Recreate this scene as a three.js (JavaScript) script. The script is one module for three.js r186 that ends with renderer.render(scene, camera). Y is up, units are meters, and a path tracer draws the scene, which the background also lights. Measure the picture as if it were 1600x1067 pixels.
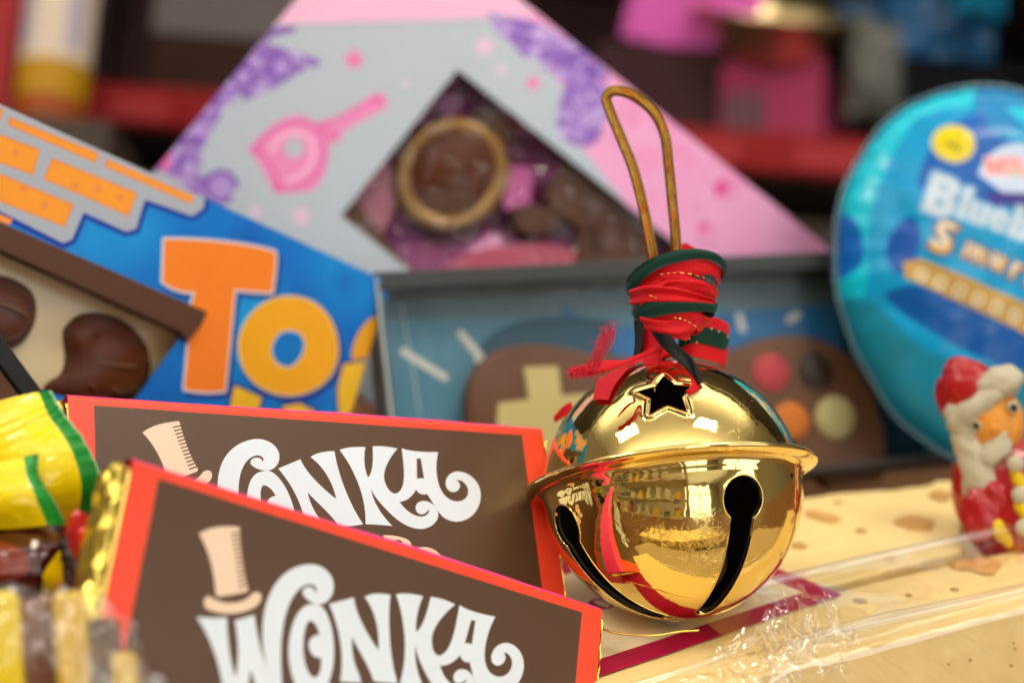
import * as THREE from 'three';
import { mergeGeometries, mergeVertices } from 'three/addons/utils/BufferGeometryUtils.js';
import { RoundedBoxGeometry } from 'three/addons/geometries/RoundedBoxGeometry.js';
import { ImprovedNoise } from 'three/addons/math/ImprovedNoise.js';
import { RectAreaLightUniformsLib } from 'three/addons/lights/RectAreaLightUniformsLib.js';
import { Brush, Evaluator, SUBTRACTION } from 'three-bvh-csg';

// ------------------------------------------------------------------ camera
const W = 1024, H = 682, FOV = 22.6, PITCH = THREE.MathUtils.degToRad(14);
const scene = new THREE.Scene();
const camera = new THREE.PerspectiveCamera(FOV, W / H, 0.01, 40);
camera.position.set(0, 0.185, 0);           // the table top is y = 0
camera.rotation.x = -PITCH;
camera.focus = 0.342;
camera.userData.fStop = 7.5;
scene.add(camera);
camera.updateMatrixWorld(true);
const renderer = new THREE.WebGLRenderer({ antialias: true });
renderer.setSize(W, H);
renderer.shadowMap.enabled = true;
renderer.toneMapping = THREE.LinearToneMapping;
renderer.toneMappingExposure = 0.62;
scene.background = new THREE.Color(0, 0, 0);

// ------------------------------------------------------------------ lights (their fittings are built with the room)
RectAreaLightUniformsLib.init();
const ROOM = { x0: -2.3, x1: 2.3, z0: -1.75, z1: 2.9, floor: -0.9, ceil: 1.55 };
const LAMPS = [[0.62, -0.12, 0.5, 0.26], [-1.05, -0.15, 0.6, 0.3], [0.1, 1.35, 1.2, 0.3], [-1.2, 1.5, 0.6, 0.3]];
function area(w, h, power, at, look, color) {
  const l = new THREE.RectAreaLight(color, power, w, h);
  l.position.set(...at); l.lookAt(...look); l.castShadow = true; l.name = 'area_light'; scene.add(l);
}
const WIN_R = { z0: 0.2, z1: 2.2, y0: -0.05, y1: 1.2 };    // shop window in the right wall
const WIN_F = { x0: 0.3, x1: 1.7, y0: -0.25, y1: 1.4 };     // tall shop front window behind the camera, to the right
area(2.0, 1.25, 2.4, [ROOM.x1 - 0.03, 0.575, 1.2], [ROOM.x1 - 1, 0.575, 1.2], 0xe8f1ff);
area(1.4, 1.65, 1.5, [1.0, 0.575, ROOM.z1 - 0.03], [1.0, 0.575, ROOM.z1 - 1], 0xe8f1ff);
const ADDED_TROUGHS = [[-1.15, 3.4], [0.75, 3.4]];                   // suspended uplights, added to brighten the ceiling
for (const [z, w] of ADDED_TROUGHS) area(w, 0.1, 38, [0, 1.13, z], [0, 3, z], 0xfffaf2);
for (const [x, z, w, d] of LAMPS) area(w, d, 40, [x, ROOM.ceil - 0.075, z], [x, 0, z], 0xfff8ec);

// ------------------------------------------------------------------ helpers
const S = 2 * Math.tan(THREE.MathUtils.degToRad(FOV / 2)) / 1067;
const V = (x, y, z) => new THREE.Vector3(x, y, z);
const CM = camera.matrixWorld.clone(), CR = new THREE.Matrix4().extractRotation(CM);
const camP = (px, py, z) => V((px - 800) * S * z, -(py - 533.5) * S * z, -z);       // measured pixel + distance -> camera space
const P = (px, py, z) => camP(px, py, z).applyMatrix4(CM);                          // -> world
const lin = (r, g, b) => new THREE.Color().setRGB(r, g, b);
const css = (r, g, b) => new THREE.Color().setRGB(r / 255, g / 255, b / 255, THREE.SRGBColorSpace);
const perlin = new ImprovedNoise();
const N3 = (x, y, z) => perlin.noise(x + 11.3, y + 7.7, z + 3.1);
let seed = 20231;
const rnd = (a = 0, b = 1) => { seed = (seed * 1664525 + 1013904223) >>> 0; return a + (b - a) * seed / 4294967296; };
const used = new Map();
function numbered(n) { const k = used.get(n) ?? 0; used.set(n, k + 1); return k ? n + '_' + String(k).padStart(3, '0') : n; }
function tag(o, label, category, group) { o.userData.label = label; o.userData.category = category; if (group) o.userData.group = group; return o; }
function shade(o) { o.castShadow = o.receiveShadow = true; return o; }
function thing(name, label, category, pos, quat, group) {
  const g = new THREE.Group(); g.name = numbered(name);
  if (pos) g.position.copy(pos); if (quat) g.quaternion.copy(quat);
  scene.add(g); g.updateMatrixWorld(true);
  return tag(g, label, category, group);
}
function part(name, geo, mat, parent, label) {
  const m = shade(new THREE.Mesh(geo, mat)); m.name = name;
  if (label) m.userData.label = label;
  parent.add(m); return m;
}
// geometry given in world space, hung under a thing wherever that stands
function partW(name, geo, mat, parent, label) {
  parent.updateWorldMatrix(true, false);
  return part(name, geo.applyMatrix4(parent.matrixWorld.clone().invert()), mat, parent, label);
}
function solo(name, label, category, geo, mat, group) { // a thing that is one mesh, standing on the middle of its base
  geo.computeBoundingBox(); const b = geo.boundingBox, c = V((b.min.x + b.max.x) / 2, b.min.y, (b.min.z + b.max.z) / 2);
  const m = shade(new THREE.Mesh(geo.translate(-c.x, -c.y, -c.z), mat)); m.name = numbered(name); m.position.copy(c); scene.add(m); return tag(m, label, category, group);
}
function struct(name, geo, mat) { const m = shade(new THREE.Mesh(geo, mat)); m.name = numbered(name); m.userData.kind = 'structure'; m.userData.label = name.replace(/_/g, ' '); scene.add(m); return m; }
const box = (w, h, d, x = 0, y = 0, z = 0) => new THREE.BoxGeometry(w, h, d).translate(x, y, z);
const rbox = (w, h, d, r, x = 0, y = 0, z = 0) => new RoundedBoxGeometry(w, h, d, 3, r).translate(x, y, z);
const std = (color, roughness = 0.5, o = {}) => new THREE.MeshPhysicalMaterial({ color, roughness, specularIntensity: 0.4, ...o });
const matte = (r, g, b) => new THREE.MeshPhysicalMaterial({ color: css(r, g, b), roughness: 0.85, specularIntensity: 0.3 });
const phy = (color, roughness = 0.5, o = {}) => new THREE.MeshPhysicalMaterial({ color, roughness, specularIntensity: o.transmission ? 1 : 0.45, ...o });
function canvas(w, h, draw, srgb = true) {
  const c = document.createElement('canvas'); c.width = w; c.height = h;
  draw(c.getContext('2d'), w, h);
  const t = new THREE.CanvasTexture(c); if (srgb) t.colorSpace = THREE.SRGBColorSpace; t.magFilter = THREE.LinearFilter; t.anisotropy = 8;
  t.wrapS = t.wrapT = THREE.ClampToEdgeWrapping;
  return t;
}
function noiseTex(n, fn) { // tileable enough: small grey relief
  const d = new Uint8Array(n * n * 4);
  for (let y = 0; y < n; y++) for (let x = 0; x < n; x++) { const v = Math.max(0, Math.min(255, 255 * fn(x / n, y / n))); d.set([v, v, v, 255], (y * n + x) * 4); }
  const t = new THREE.DataTexture(d, n, n); t.magFilter = THREE.LinearFilter; t.wrapS = t.wrapT = THREE.RepeatWrapping; t.needsUpdate = true; return t;
}
const reliefSoft = noiseTex(256, (u, v) => 0.5 + 0.3 * N3(u * 9, v * 9, 1) + 0.2 * N3(u * 31, v * 31, 2));
const reliefFine = noiseTex(256, (u, v) => 0.5 + 0.35 * N3(u * 60, v * 60, 5) + 0.2 * N3(u * 23, v * 23, 6));

// A flat face: centre pixel, distance, roll / yaw / lean in degrees (camera frame). uv(px, py) gives metres on the face.
class Face {
  constructor(px, py, z, roll = 0, yaw = 0, lean = 0) {
    const r = THREE.MathUtils.degToRad;
    const m = new THREE.Matrix4().makeRotationZ(r(roll)).multiply(new THREE.Matrix4().makeRotationY(r(yaw))).multiply(new THREE.Matrix4().makeRotationX(r(-lean)));
    this.set(camP(px, py, z), m);
  }
  set(o, m) {
    this.o = o; this.ax = V(); this.ay = V(); this.n = V(); m.extractBasis(this.ax, this.ay, this.n);
    this.quat = new THREE.Quaternion().setFromRotationMatrix(CR.clone().multiply(m));
  }
  uv(px, py) {
    const d = camP(px, py, 1), t = this.n.dot(this.o) / this.n.dot(d), q = d.multiplyScalar(t).sub(this.o);
    return [q.dot(this.ax), q.dot(this.ay)];
  }
  world(x, y, z = 0) { return this.o.clone().addScaledVector(this.ax, x).addScaledVector(this.ay, y).addScaledVector(this.n, z).applyMatrix4(CM); }
}
// path text whose coordinates are mapped point by point: T(x, y) -> [x, y]
const mapPath = (text, T) => text.replace(/(-?[\d.]+),(-?[\d.]+)/g, (_, x, y) => T(+x, +y).map((v) => v.toFixed(2)).join(' '));
// a print on a face: x0, y0, w, h in metres (lower left corner), k pixels per metre; draw(g, put) where put(text, fill, zoom) fills a path written in photo pixels
function print(face, x0, y0, w, h, k, draw) {
  const cw = Math.round(w * k), ch = Math.round(h * k);
  const T = (px, py) => { const [u, v] = face.uv(px, py); return [(u - x0) * k, ch - (v - y0) * k]; };
  return canvas(cw, ch, (g) => {
    const path = (text, zoom) => new Path2D(mapPath(text, zoom ? (x, y) => T(zoom[0] + x / zoom[2], zoom[1] + y / zoom[2]) : T));
    draw(g, {
      fill: (text, color, zoom, rule) => { g.fillStyle = color; g.fill(path(text, zoom), rule ?? 'nonzero'); },
      line: (text, color, width, zoom) => { g.strokeStyle = color; g.lineWidth = width * k * 0.001; g.lineJoin = g.lineCap = 'round'; g.stroke(path(text, zoom)); },
      T, cw, ch, k,
    });
  });
}
function grain(g, w, h, n, amount, size = 1.5) { // paper flecks
  for (let i = 0; i < n; i++) { const a = rnd(0, amount); g.fillStyle = rnd() < 0.5 ? `rgba(0,0,0,${a})` : `rgba(255,255,255,${a})`; g.fillRect(rnd(0, w), rnd(0, h), rnd(0.5, size), rnd(0.5, size)); }
}
// planar uv from local x, y
function planarUV(geo, x0, y0, w, h) {
  const p = geo.attributes.position, uv = new Float32Array(p.count * 2);
  for (let i = 0; i < p.count; i++) { uv[i * 2] = (p.getX(i) - x0) / w; uv[i * 2 + 1] = (p.getY(i) - y0) / h; }
  geo.setAttribute('uv', new THREE.BufferAttribute(uv, 2)); return geo;
}
// smooth sheet through rows of control points [px, py, z]; bump(u, v) in metres along the normal
function sheet(rows, nu, nv, bump, thick = 0) {
  const curves = rows.map((r) => new THREE.CatmullRomCurve3(r.map((c) => P(...c)), false, 'centripetal'));
  const pos = [], uv = [], idx = [];
  const cols = [];
  for (let i = 0; i <= nu; i++) {
    const c = new THREE.CatmullRomCurve3(curves.map((k) => k.getPoint(i / nu)), false, 'centripetal');
    cols.push(c);
    for (let j = 0; j <= nv; j++) { const q = rows.length > 1 ? c.getPoint(j / nv) : curves[0].getPoint(i / nu); pos.push(q.x, q.y, q.z); uv.push(i / nu, 1 - j / nv); }
  }
  for (let i = 0; i < nu; i++) for (let j = 0; j < nv; j++) { const a = i * (nv + 1) + j, b = a + nv + 1; idx.push(a, a + 1, b, b, a + 1, b + 1); }
  const g = new THREE.BufferGeometry();
  g.setAttribute('position', new THREE.Float32BufferAttribute(pos, 3)); g.setAttribute('uv', new THREE.Float32BufferAttribute(uv, 2)); g.setIndex(idx); g.computeVertexNormals();
  const p = g.attributes.position, n = g.attributes.normal;
  if (bump) {
    for (let i = 0; i <= nu; i++) for (let j = 0; j <= nv; j++) { const k = i * (nv + 1) + j, h = bump(i / nu, j / nv); p.setXYZ(k, p.getX(k) + n.getX(k) * h, p.getY(k) + n.getY(k) * h, p.getZ(k) + n.getZ(k) * h); }
    g.computeVertexNormals();
  }
  if (!thick) return g;
  // close it: a back layer and a border
  const b = g.clone(), bp = b.attributes.position, cnt = p.count;
  const T = typeof thick === 'function' ? thick : () => thick;
  for (let i = 0; i <= nu; i++) for (let j = 0; j <= nv; j++) { const k = i * (nv + 1) + j, t = T(i / nu, j / nv); bp.setXYZ(k, p.getX(k) - n.getX(k) * t, p.getY(k) - n.getY(k) * t, p.getZ(k) - n.getZ(k) * t); }
  const all = new Float32Array(cnt * 6); all.set(p.array); all.set(bp.array, cnt * 3);
  const uvs = new Float32Array(cnt * 4); uvs.set(g.attributes.uv.array); uvs.set(g.attributes.uv.array, cnt * 2);
  const id = [...idx]; for (let i = 0; i < idx.length; i += 3) id.push(idx[i] + cnt, idx[i + 2] + cnt, idx[i + 1] + cnt);
  const ring = []; for (let i = 0; i <= nu; i++) ring.push(i * (nv + 1)); for (let j = 1; j <= nv; j++) ring.push(nu * (nv + 1) + j); for (let i = nu - 1; i >= 0; i--) ring.push(i * (nv + 1) + nv); for (let j = nv - 1; j > 0; j--) ring.push(j);
  for (let i = 0; i < ring.length; i++) { const a = ring[i], c = ring[(i + 1) % ring.length]; id.push(a, c, a + cnt, a + cnt, c, c + cnt); }
  const o = new THREE.BufferGeometry(); o.setAttribute('position', new THREE.BufferAttribute(all, 3)); o.setAttribute('uv', new THREE.BufferAttribute(uvs, 2)); o.setIndex(id); o.computeVertexNormals();
  return o;
}
const tube = (pts, r, seg = 40, rad = 8, closed = false) => new THREE.TubeGeometry(new THREE.CatmullRomCurve3(pts, closed, 'centripetal'), seg, r, rad, closed);
const shapeFrom = (face, text, zoom) => { // outline in photo pixels -> THREE.Shape in metres on the face (curves sampled by hand: M L C Q Z)
  const s = new THREE.Shape(), tok = text.match(/[MLCQZ]|-?[\d.]+,-?[\d.]+/g); let cmd = 'M', i = 0;
  const pt = () => { const [x, y] = tok[i++].split(',').map(Number); return zoom ? face.uv(zoom[0] + x / zoom[2], zoom[1] + y / zoom[2]) : face.uv(x, y); };
  while (i < tok.length) {
    if (/[MLCQZ]/.test(tok[i])) { cmd = tok[i++]; if (cmd === 'Z') continue; }
    if (cmd === 'M') { s.moveTo(...pt()); cmd = 'L'; } else if (cmd === 'L') s.lineTo(...pt()); else if (cmd === 'Q') s.quadraticCurveTo(...pt(), ...pt()); else if (cmd === 'C') s.bezierCurveTo(...pt(), ...pt(), ...pt());
  }
  return s;
};
const extrude = (shape, depth, bevel = 0, seg = 4, curve = 24) => new THREE.ExtrudeGeometry(shape, { depth: Math.max(depth - 2 * bevel, 1e-5), bevelEnabled: bevel > 0, bevelSize: bevel, bevelOffset: -bevel, bevelThickness: bevel, bevelSegments: seg, curveSegments: curve }).translate(0, 0, bevel);

// ------------------------------------------------------------------ shared materials
const M = {
  gold: phy(lin(0.94, 0.72, 0.25), 0.04, { metalness: 1 }),
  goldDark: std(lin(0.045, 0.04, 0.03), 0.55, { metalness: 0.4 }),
  foil: std(lin(0.86, 0.62, 0.16), 0.2, { metalness: 1 }),
  film: phy(lin(1, 1, 1), 0.03, { transmission: 1, thickness: 0, ior: 1.85 }),
  acetate: phy(lin(0.97, 0.98, 0.99), 0.02, { transmission: 1, thickness: 0, ior: 1.5, specularIntensity: 0.4 }),
  milk: phy(css(88, 52, 32), 0.34, { specularIntensity: 0.55 }),
  dark: phy(css(58, 34, 26), 0.3, { clearcoat: 0.3, clearcoatRoughness: 0.15 }),
  white: phy(css(214, 196, 138), 0.4),
  brownCard: std(css(92, 62, 46), 0.55),
  blackCard: std(css(38, 38, 40), 0.45),
  card: std(css(170, 150, 120), 0.8),
};

// ------------------------------------------------------------------ the room (what the bell mirrors and what lights the table)
{
  const { x0, x1, z0, z1, floor, ceil } = ROOM, w = x1 - x0, d = z1 - z0, h = ceil - floor, cx = (x0 + x1) / 2, cz = (z0 + z1) / 2, cy = (floor + ceil) / 2, t = 0.12;
  const wallM = std(lin(0.34, 0.3, 0.26), 0.85), ceilM = std(lin(0.88, 0.86, 0.82), 0.9), floorM = std(lin(0.26, 0.22, 0.18), 0.6);
  struct('floor', box(w + 2 * t, t, d + 2 * t, cx, floor - t / 2, cz), floorM);
  struct('ceiling', box(w + 2 * t, t, d + 2 * t, cx, ceil + t / 2, cz), ceilM);
  struct('wall', box(t, h, d, x0 - t / 2, cy, cz), wallM);
  struct('wall', box(w + 2 * t, h, t, cx, cy, z0 - t / 2), std(lin(0.05, 0.04, 0.035), 0.8));
  // right wall and front wall round their windows
  const R = WIN_R, F = WIN_F;
  struct('wall', mergeGeometries([box(t, h, z1 - R.z1, x1 + t / 2, cy, (z1 + R.z1) / 2), box(t, h, R.z0 - z0, x1 + t / 2, cy, (z0 + R.z0) / 2), box(t, ceil - R.y1, R.z1 - R.z0, x1 + t / 2, (ceil + R.y1) / 2, (R.z0 + R.z1) / 2), box(t, R.y0 - floor, R.z1 - R.z0, x1 + t / 2, (floor + R.y0) / 2, (R.z0 + R.z1) / 2)]), wallM);
  struct('wall', mergeGeometries([box(x1 - F.x1, h, t, (x1 + F.x1) / 2, cy, z1 + t / 2), box(F.x0 - x0, h, t, (x0 + F.x0) / 2, cy, z1 + t / 2), box(F.x1 - F.x0, ceil - F.y1, t, (F.x0 + F.x1) / 2, (ceil + F.y1) / 2, z1 + t / 2), box(F.x1 - F.x0, F.y0 - floor, t, (F.x0 + F.x1) / 2, (floor + F.y0) / 2, z1 + t / 2)]), wallM);
  const frameM = std(lin(0.5, 0.45, 0.38), 0.5), day = (k) => new THREE.MeshStandardMaterial({ color: 0x000000, roughness: 1, emissive: lin(1, 0.98, 0.94), emissiveIntensity: k });
  const wr = thing('shop_window', 'tall bright shop window in the wall to the right of the table', 'window', V(x1, R.y0, (R.z0 + R.z1) / 2));
  const rh = R.y1 - R.y0, rw = R.z1 - R.z0;
  part('window_pane', box(0.01, rh, rw, 0.06, rh / 2, 0), day(2), wr);
  for (const z of [-rw / 2 + 0.02, 0.08, rw / 2 - 0.02]) part('frame_bar', box(0.05, rh, 0.04, -0.055, rh / 2, z), frameM, wr);
  for (const y of [0.02, rh - 0.02]) part('frame_rail', box(0.05, 0.04, rw - 0.08, -0.058, y, 0), frameM, wr);
  const wf = thing('shop_window', 'tall bright shop front window behind the camera', 'window', V((F.x0 + F.x1) / 2, F.y0, z1));
  const fh = F.y1 - F.y0, fw = F.x1 - F.x0;
  part('window_pane', box(fw, fh, 0.01, 0, fh / 2, 0.06), day(3), wf);
  for (const x of [-fw / 2 + 0.02, 0.12, fw / 2 - 0.02]) part('frame_bar', box(0.035, fh, 0.05, x, fh / 2, -0.055), frameM, wf);
  for (const y of [0.02, fh * 0.7, fh - 0.02]) part('frame_rail', box(fw, 0.035, 0.04, 0, y, -0.058), frameM, wf);
  ADDED_TROUGHS.forEach(([z, w], i) => {  // unseen fittings added to carry the extra ceiling light
    const l = thing('hanging_uplight', ['added long uplight over the far shelf that brightens the ceiling', 'added long uplight over the camera that brightens the ceiling'][i], 'lamp', V(0, 1.05, z));
    part('trough', box(w + 0.02, 0.05, 0.13, 0, 0.025, 0), std(lin(0.6, 0.58, 0.54), 0.5), l);
    part('added_lamp_tube', new THREE.CylinderGeometry(0.012, 0.012, w, 12).rotateZ(Math.PI / 2).translate(0, 0.0645, 0), new THREE.MeshStandardMaterial({ color: 0, emissive: lin(1, 0.95, 0.85), emissiveIntensity: 3 }), l);
    for (const x of [-w * 0.4, w * 0.4]) part('hanger_rod', new THREE.CylinderGeometry(0.004, 0.004, 0.45, 8).translate(x, 0.275, 0), frameM, l);
  });
  // stocked shop shelf behind the camera, left of the window: the row of goods that the bell mirrors
  const sh = thing('stock_shelf', 'pale stock shelf behind the camera, left of the tall window', 'shelf', V(-0.75, floor, 1.05));
  for (const y of [0.5, 0.85, 1.2, 1.6, 2.0]) part('shelf_board', box(1.9, 0.03, 0.36, 0, y, 0), std(lin(0.6, 0.5, 0.36), 0.6), sh);
  for (const x of [-0.965, 0.965]) part('side_panel', box(0.03, 2.05, 0.36, x, 1.025, 0), std(lin(0.6, 0.5, 0.36), 0.6), sh);
  const cols = [[0.8, 0.62, 0.1], [0.75, 0.7, 0.6], [0.5, 0.1, 0.08], [0.8, 0.72, 0.5], [0.2, 0.12, 0.08], [0.82, 0.5, 0.06], [0.12, 0.16, 0.2]].map((c) => std(lin(...c), 0.35));
  for (const y of [0.85, 1.2, 1.6]) for (let i = 0; i < 8; i++) {
    const hh = rnd(0.12, 0.26), r = rnd(0.05, 0.075), x = -1.55 + i * 0.225, k = Math.floor(rnd(0, 7));
    const jar = thing('sweet_jar', `${['golden', 'cream', 'dark red', 'pale yellow', 'brown', 'amber', 'slate blue'][k]} sweet jar, ${['first', 'second', 'third', 'fourth', 'fifth', 'sixth', 'seventh', 'last'][i]} from left on ${y < 1 ? 'lowest' : y < 1.4 ? 'middle' : 'highest'} stocked board behind the camera`, 'jar', V(x, floor + y + 0.0155, 1.03), null, 'sweet jars on the stock shelf');
    part('jar_body', new THREE.CylinderGeometry(r, r, hh, 20).translate(0, hh / 2, 0), cols[k], jar); part('lid', new THREE.CylinderGeometry(r * 0.8, r * 0.8, 0.03, 20).translate(0, hh + 0.0155, 0), cols[(k + 2) % 7], jar);
  }
  LAMPS.forEach(([x, z, lw, ld], i) => {
    const l = thing('ceiling_lamp', ['louvred ceiling lamp almost straight above the gold bell', 'louvred ceiling lamp to the left above the blue carton', 'long louvred ceiling lamp behind the camera', 'louvred ceiling lamp in the rear left corner of the shop'][i], 'lamp', V(x, ceil, z), null);
    part('housing', box(lw + 0.04, 0.05, ld + 0.04, 0, -0.026, 0), std(lin(0.7, 0.7, 0.68), 0.5), l);
    part('lamp_panel', box(lw, 0.01, ld, 0, -0.058, 0), new THREE.MeshStandardMaterial({ color: 0x000000, emissive: lin(1, 0.92, 0.75), emissiveIntensity: 5 }), l);
    const n = Math.round(lw / 0.08);
    for (let k = 0; k <= n; k++) part('louvre', box(0.012, 0.02, ld, -lw / 2 + k * lw / n, -0.088, 0), std(lin(0.45, 0.42, 0.36), 0.5), l);
  });
}

// ------------------------------------------------------------------ table, tray
{
  const woodT = canvas(512, 512, (g) => { g.fillStyle = '#6b4a30'; g.fillRect(0, 0, 512, 512); for (let i = 0; i < 260; i++) { g.fillStyle = `rgba(${rnd() < 0.5 ? '30,16,8' : '160,120,80'},${rnd(0.03, 0.12)})`; g.fillRect(0, rnd(0, 512), 512, rnd(0.5, 4)); } });
  const t = thing('display_table', 'brown wooden display table that carries all the sweets', 'table', V(0, -0.9, -0.15));
  part('tabletop', rbox(1.5, 0.03, 1.1, 0.004, 0, 0.885, 0), std(0xffffff, 0.5, { map: woodT }), t);
  for (const [x, z] of [[-0.7, -0.5], [0.7, -0.5], [-0.7, 0.5], [0.7, 0.5]]) part('leg', box(0.05, 0.87, 0.05, x, 0.435, z), std(css(80, 55, 38), 0.6), t);
}

// ------------------------------------------------------------------ the gold bell with its ribbon and cord
const BELL = (() => {
  const C = camP(1051, 765, 0.36), R = 0.0273;
  const up = V(-0.1, 0.957, -0.272).normalize(), toC = C.clone().negate().normalize();
  const right = up.clone().cross(toC.clone().addScaledVector(up, -toC.dot(up))).normalize(), fwd = right.clone().cross(up).normalize();
  const B = new THREE.Matrix4().makeBasis(right, up, fwd), Bi = B.clone().transpose();
  const quat = new THREE.Quaternion().setFromRotationMatrix(CR.clone().multiply(B));
  const centre = C.clone().applyMatrix4(CM);
  const loc = (px, py) => { // where the sight line through a pixel meets the ball, in the bell's own axes
    const d = camP(px, py, 1).normalize(), b = d.dot(C), disc = b * b - C.lengthSq() + R * R;
    return d.multiplyScalar(b - Math.sqrt(Math.max(0, disc))).sub(C).applyMatrix4(Bi);
  };
  const base = V(0, -R, 0).applyMatrix4(new THREE.Matrix4().makeRotationFromQuaternion(quat)).add(centre);
  const bell = thing('jingle_bell', 'shiny gold jingle bell with a star hole and red and green ribbon', 'bell', base, quat);
  const inB = (g) => g.translate(0, R, 0);
  const lathe = (pts, seg = 220) => { const g = new THREE.LatheGeometry(pts.map((p) => new THREE.Vector2(p[0], p[1])), seg); return g; };
  const arc = (r, a0, a1, n) => [...Array(n + 1)].map((_, i) => { const a = a0 + (a1 - a0) * i / n; return [Math.max(0, r * Math.cos(a)), r * Math.sin(a)]; });
  const ev = new Evaluator(); ev.useGroups = false; ev.attributes = ['position', 'normal', 'uv'];
  const cut = (geo, cutters) => {
    let a = new Brush(geo); a.updateMatrixWorld();
    for (const c of cutters) { const b = new Brush(c); b.updateMatrixWorld(); const r = new Brush(); ev.evaluate(a, b, SUBTRACTION, r); a = r; }
    return a.geometry;
  };
  const shell = (ro, ri, a0, a1, n) => lathe([...arc(ro, a0, a1, n), ...arc(ri, a1, a0, n), arc(ro, a0, a0, 1)[0]]);
  const fixN = (g) => g; // lathe normals are smooth along each arc
  // --- star
  const sDir = loc(1041, 615).normalize(), sUp = loc(1037.5, 585).sub(sDir.clone().multiplyScalar(R));
  sUp.addScaledVector(sDir, -sUp.dot(sDir)).normalize(); const sX = sUp.clone().cross(sDir).normalize();
  const rc = 0.0094, ro = 0.0063, ri = 0.0032;
  const corner = []; for (let i = 0; i < 10; i++) { const a = Math.PI / 2 + i * Math.PI / 5, r = i % 2 ? ri : ro; corner.push([r * Math.cos(a), r * Math.sin(a)]); }
  const outline = []; // rounded corners
  for (let i = 0; i < 10; i++) {
    const p = corner[(i + 9) % 10], c = corner[i], n = corner[(i + 1) % 10], k = 0.13;
    const A = [c[0] + (p[0] - c[0]) * k, c[1] + (p[1] - c[1]) * k], D = [c[0] + (n[0] - c[0]) * k, c[1] + (n[1] - c[1]) * k];
    for (let j = 0; j <= 6; j++) { const t = j / 6; outline.push([(1 - t) ** 2 * A[0] + 2 * t * (1 - t) * c[0] + t * t * D[0], (1 - t) ** 2 * A[1] + 2 * t * (1 - t) * c[1] + t * t * D[1]]); }
    const E = [n[0] + (c[0] - n[0]) * k, n[1] + (c[1] - n[1]) * k];
    for (let j = 1; j < 14; j++) { const t = j / 14; outline.push([D[0] + (E[0] - D[0]) * t, D[1] + (E[1] - D[1]) * t]); }
  }
  const NO = outline.length;
  const distTo = (x, y) => { let m = 1; for (let i = 0; i < NO; i++) { const [ax, ay] = outline[i], [bx, by] = outline[(i + 1) % NO], dx = bx - ax, dy = by - ay, l = dx * dx + dy * dy || 1e-12, t = Math.max(0, Math.min(1, ((x - ax) * dx + (y - ay) * dy) / l)); m = Math.min(m, Math.hypot(x - ax - t * dx, y - ay - t * dy)); } return m; };
  const onBall = (x, y, h) => sDir.clone().multiplyScalar(Math.sqrt(R * R - x * x - y * y)).addScaledVector(sX, x).addScaledVector(sUp, y).setLength(R + h);
  {
    const NR = 40, pos = [], idx = [];
    const lipH = (d) => 0.00042 * Math.exp(-(((d - 0.00062) / 0.00048) ** 2)) - 0.0001 * Math.exp(-(((d - 0.0019) / 0.0007) ** 2)) * 0.6;
    for (let i = 0; i < NO; i++) {
      const [x, y] = outline[i], a = Math.atan2(y, x), ex = rc * Math.cos(a), ey = rc * Math.sin(a);
      { const q = onBall(x, y, -0.0012); pos.push(q.x, q.y, q.z); }
      for (let j = 0; j <= NR; j++) { const t = (j / NR) ** 1.4, X = x + (ex - x) * t, Y = y + (ey - y) * t, d = distTo(X, Y), fade = Math.min(1, (1 - j / NR) * 4); const q = onBall(X, Y, lipH(d) * fade - (j ? 0 : 0.00015)); pos.push(q.x, q.y, q.z); }
    }
    const row = NR + 2;
    for (let i = 0; i < NO; i++) for (let j = 0; j < row - 1; j++) { const A = i * row + j, D = ((i + 1) % NO) * row + j; idx.push(A, A + 1, D, D, A + 1, D + 1); }
    const g = new THREE.BufferGeometry(); g.setAttribute('position', new THREE.Float32BufferAttribute(pos, 3)); g.setIndex(idx); g.computeVertexNormals();
    const p = g.attributes.position, nn = g.attributes.normal;
    for (let i = 0; i < NO; i++) { const k = i * row + row - 1, v = V(p.getX(k), p.getY(k), p.getZ(k)).normalize(); nn.setXYZ(k, v.x, v.y, v.z); }
    var starLip = g;
  }
  const toDir = new THREE.Quaternion().setFromUnitVectors(V(0, 1, 0), sDir);
  const capCut = new THREE.CylinderGeometry(rc, rc, 0.02, NO).applyQuaternion(toDir).translate(...sDir.clone().multiplyScalar(R).toArray());
  // --- keyhole slots: a prism of directions
  function slotCutter(azimuth) {
    const out = [], add = (u, lat) => out.push([u, lat]);
    const rad = 0.0047, lat0 = THREE.MathUtils.degToRad(-16), lat1 = THREE.MathUtils.degToRad(-76), wTop = 0.0029, wEnd = 0.0021;
    const join = Math.asin(wTop / rad);
    for (let i = 0; i <= 28; i++) { const a = -Math.PI / 2 + join + (2 * Math.PI - 2 * join) * i / 28; add(rad * Math.cos(a), lat0 + rad * Math.sin(a) / R); }
    const latJ = lat0 - rad * Math.cos(join) / R;
    for (let i = 1; i <= 24; i++) { const t = i / 24; add(-(wTop + (wEnd - wTop) * t), latJ + (lat1 - latJ) * t); }
    for (let i = 1; i < 8; i++) { const a = Math.PI + Math.PI * i / 8; add(wEnd * Math.cos(a), lat1 + wEnd * Math.sin(a) / R); }
    for (let i = 24; i >= 1; i--) { const t = i / 24; add(wTop + (wEnd - wTop) * t, latJ + (lat1 - latJ) * t); }
    const at = ([u, lat], r) => { const e = V(Math.cos(azimuth), 0, -Math.sin(azimuth)), m = V(Math.sin(azimuth) * Math.cos(lat), Math.sin(lat), Math.cos(azimuth) * Math.cos(lat)); return m.multiplyScalar(R).addScaledVector(e, u).setLength(r); };
    const tri = THREE.ShapeUtils.triangulateShape(out.map(([u, l]) => new THREE.Vector2(u, l * R)), []);
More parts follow.
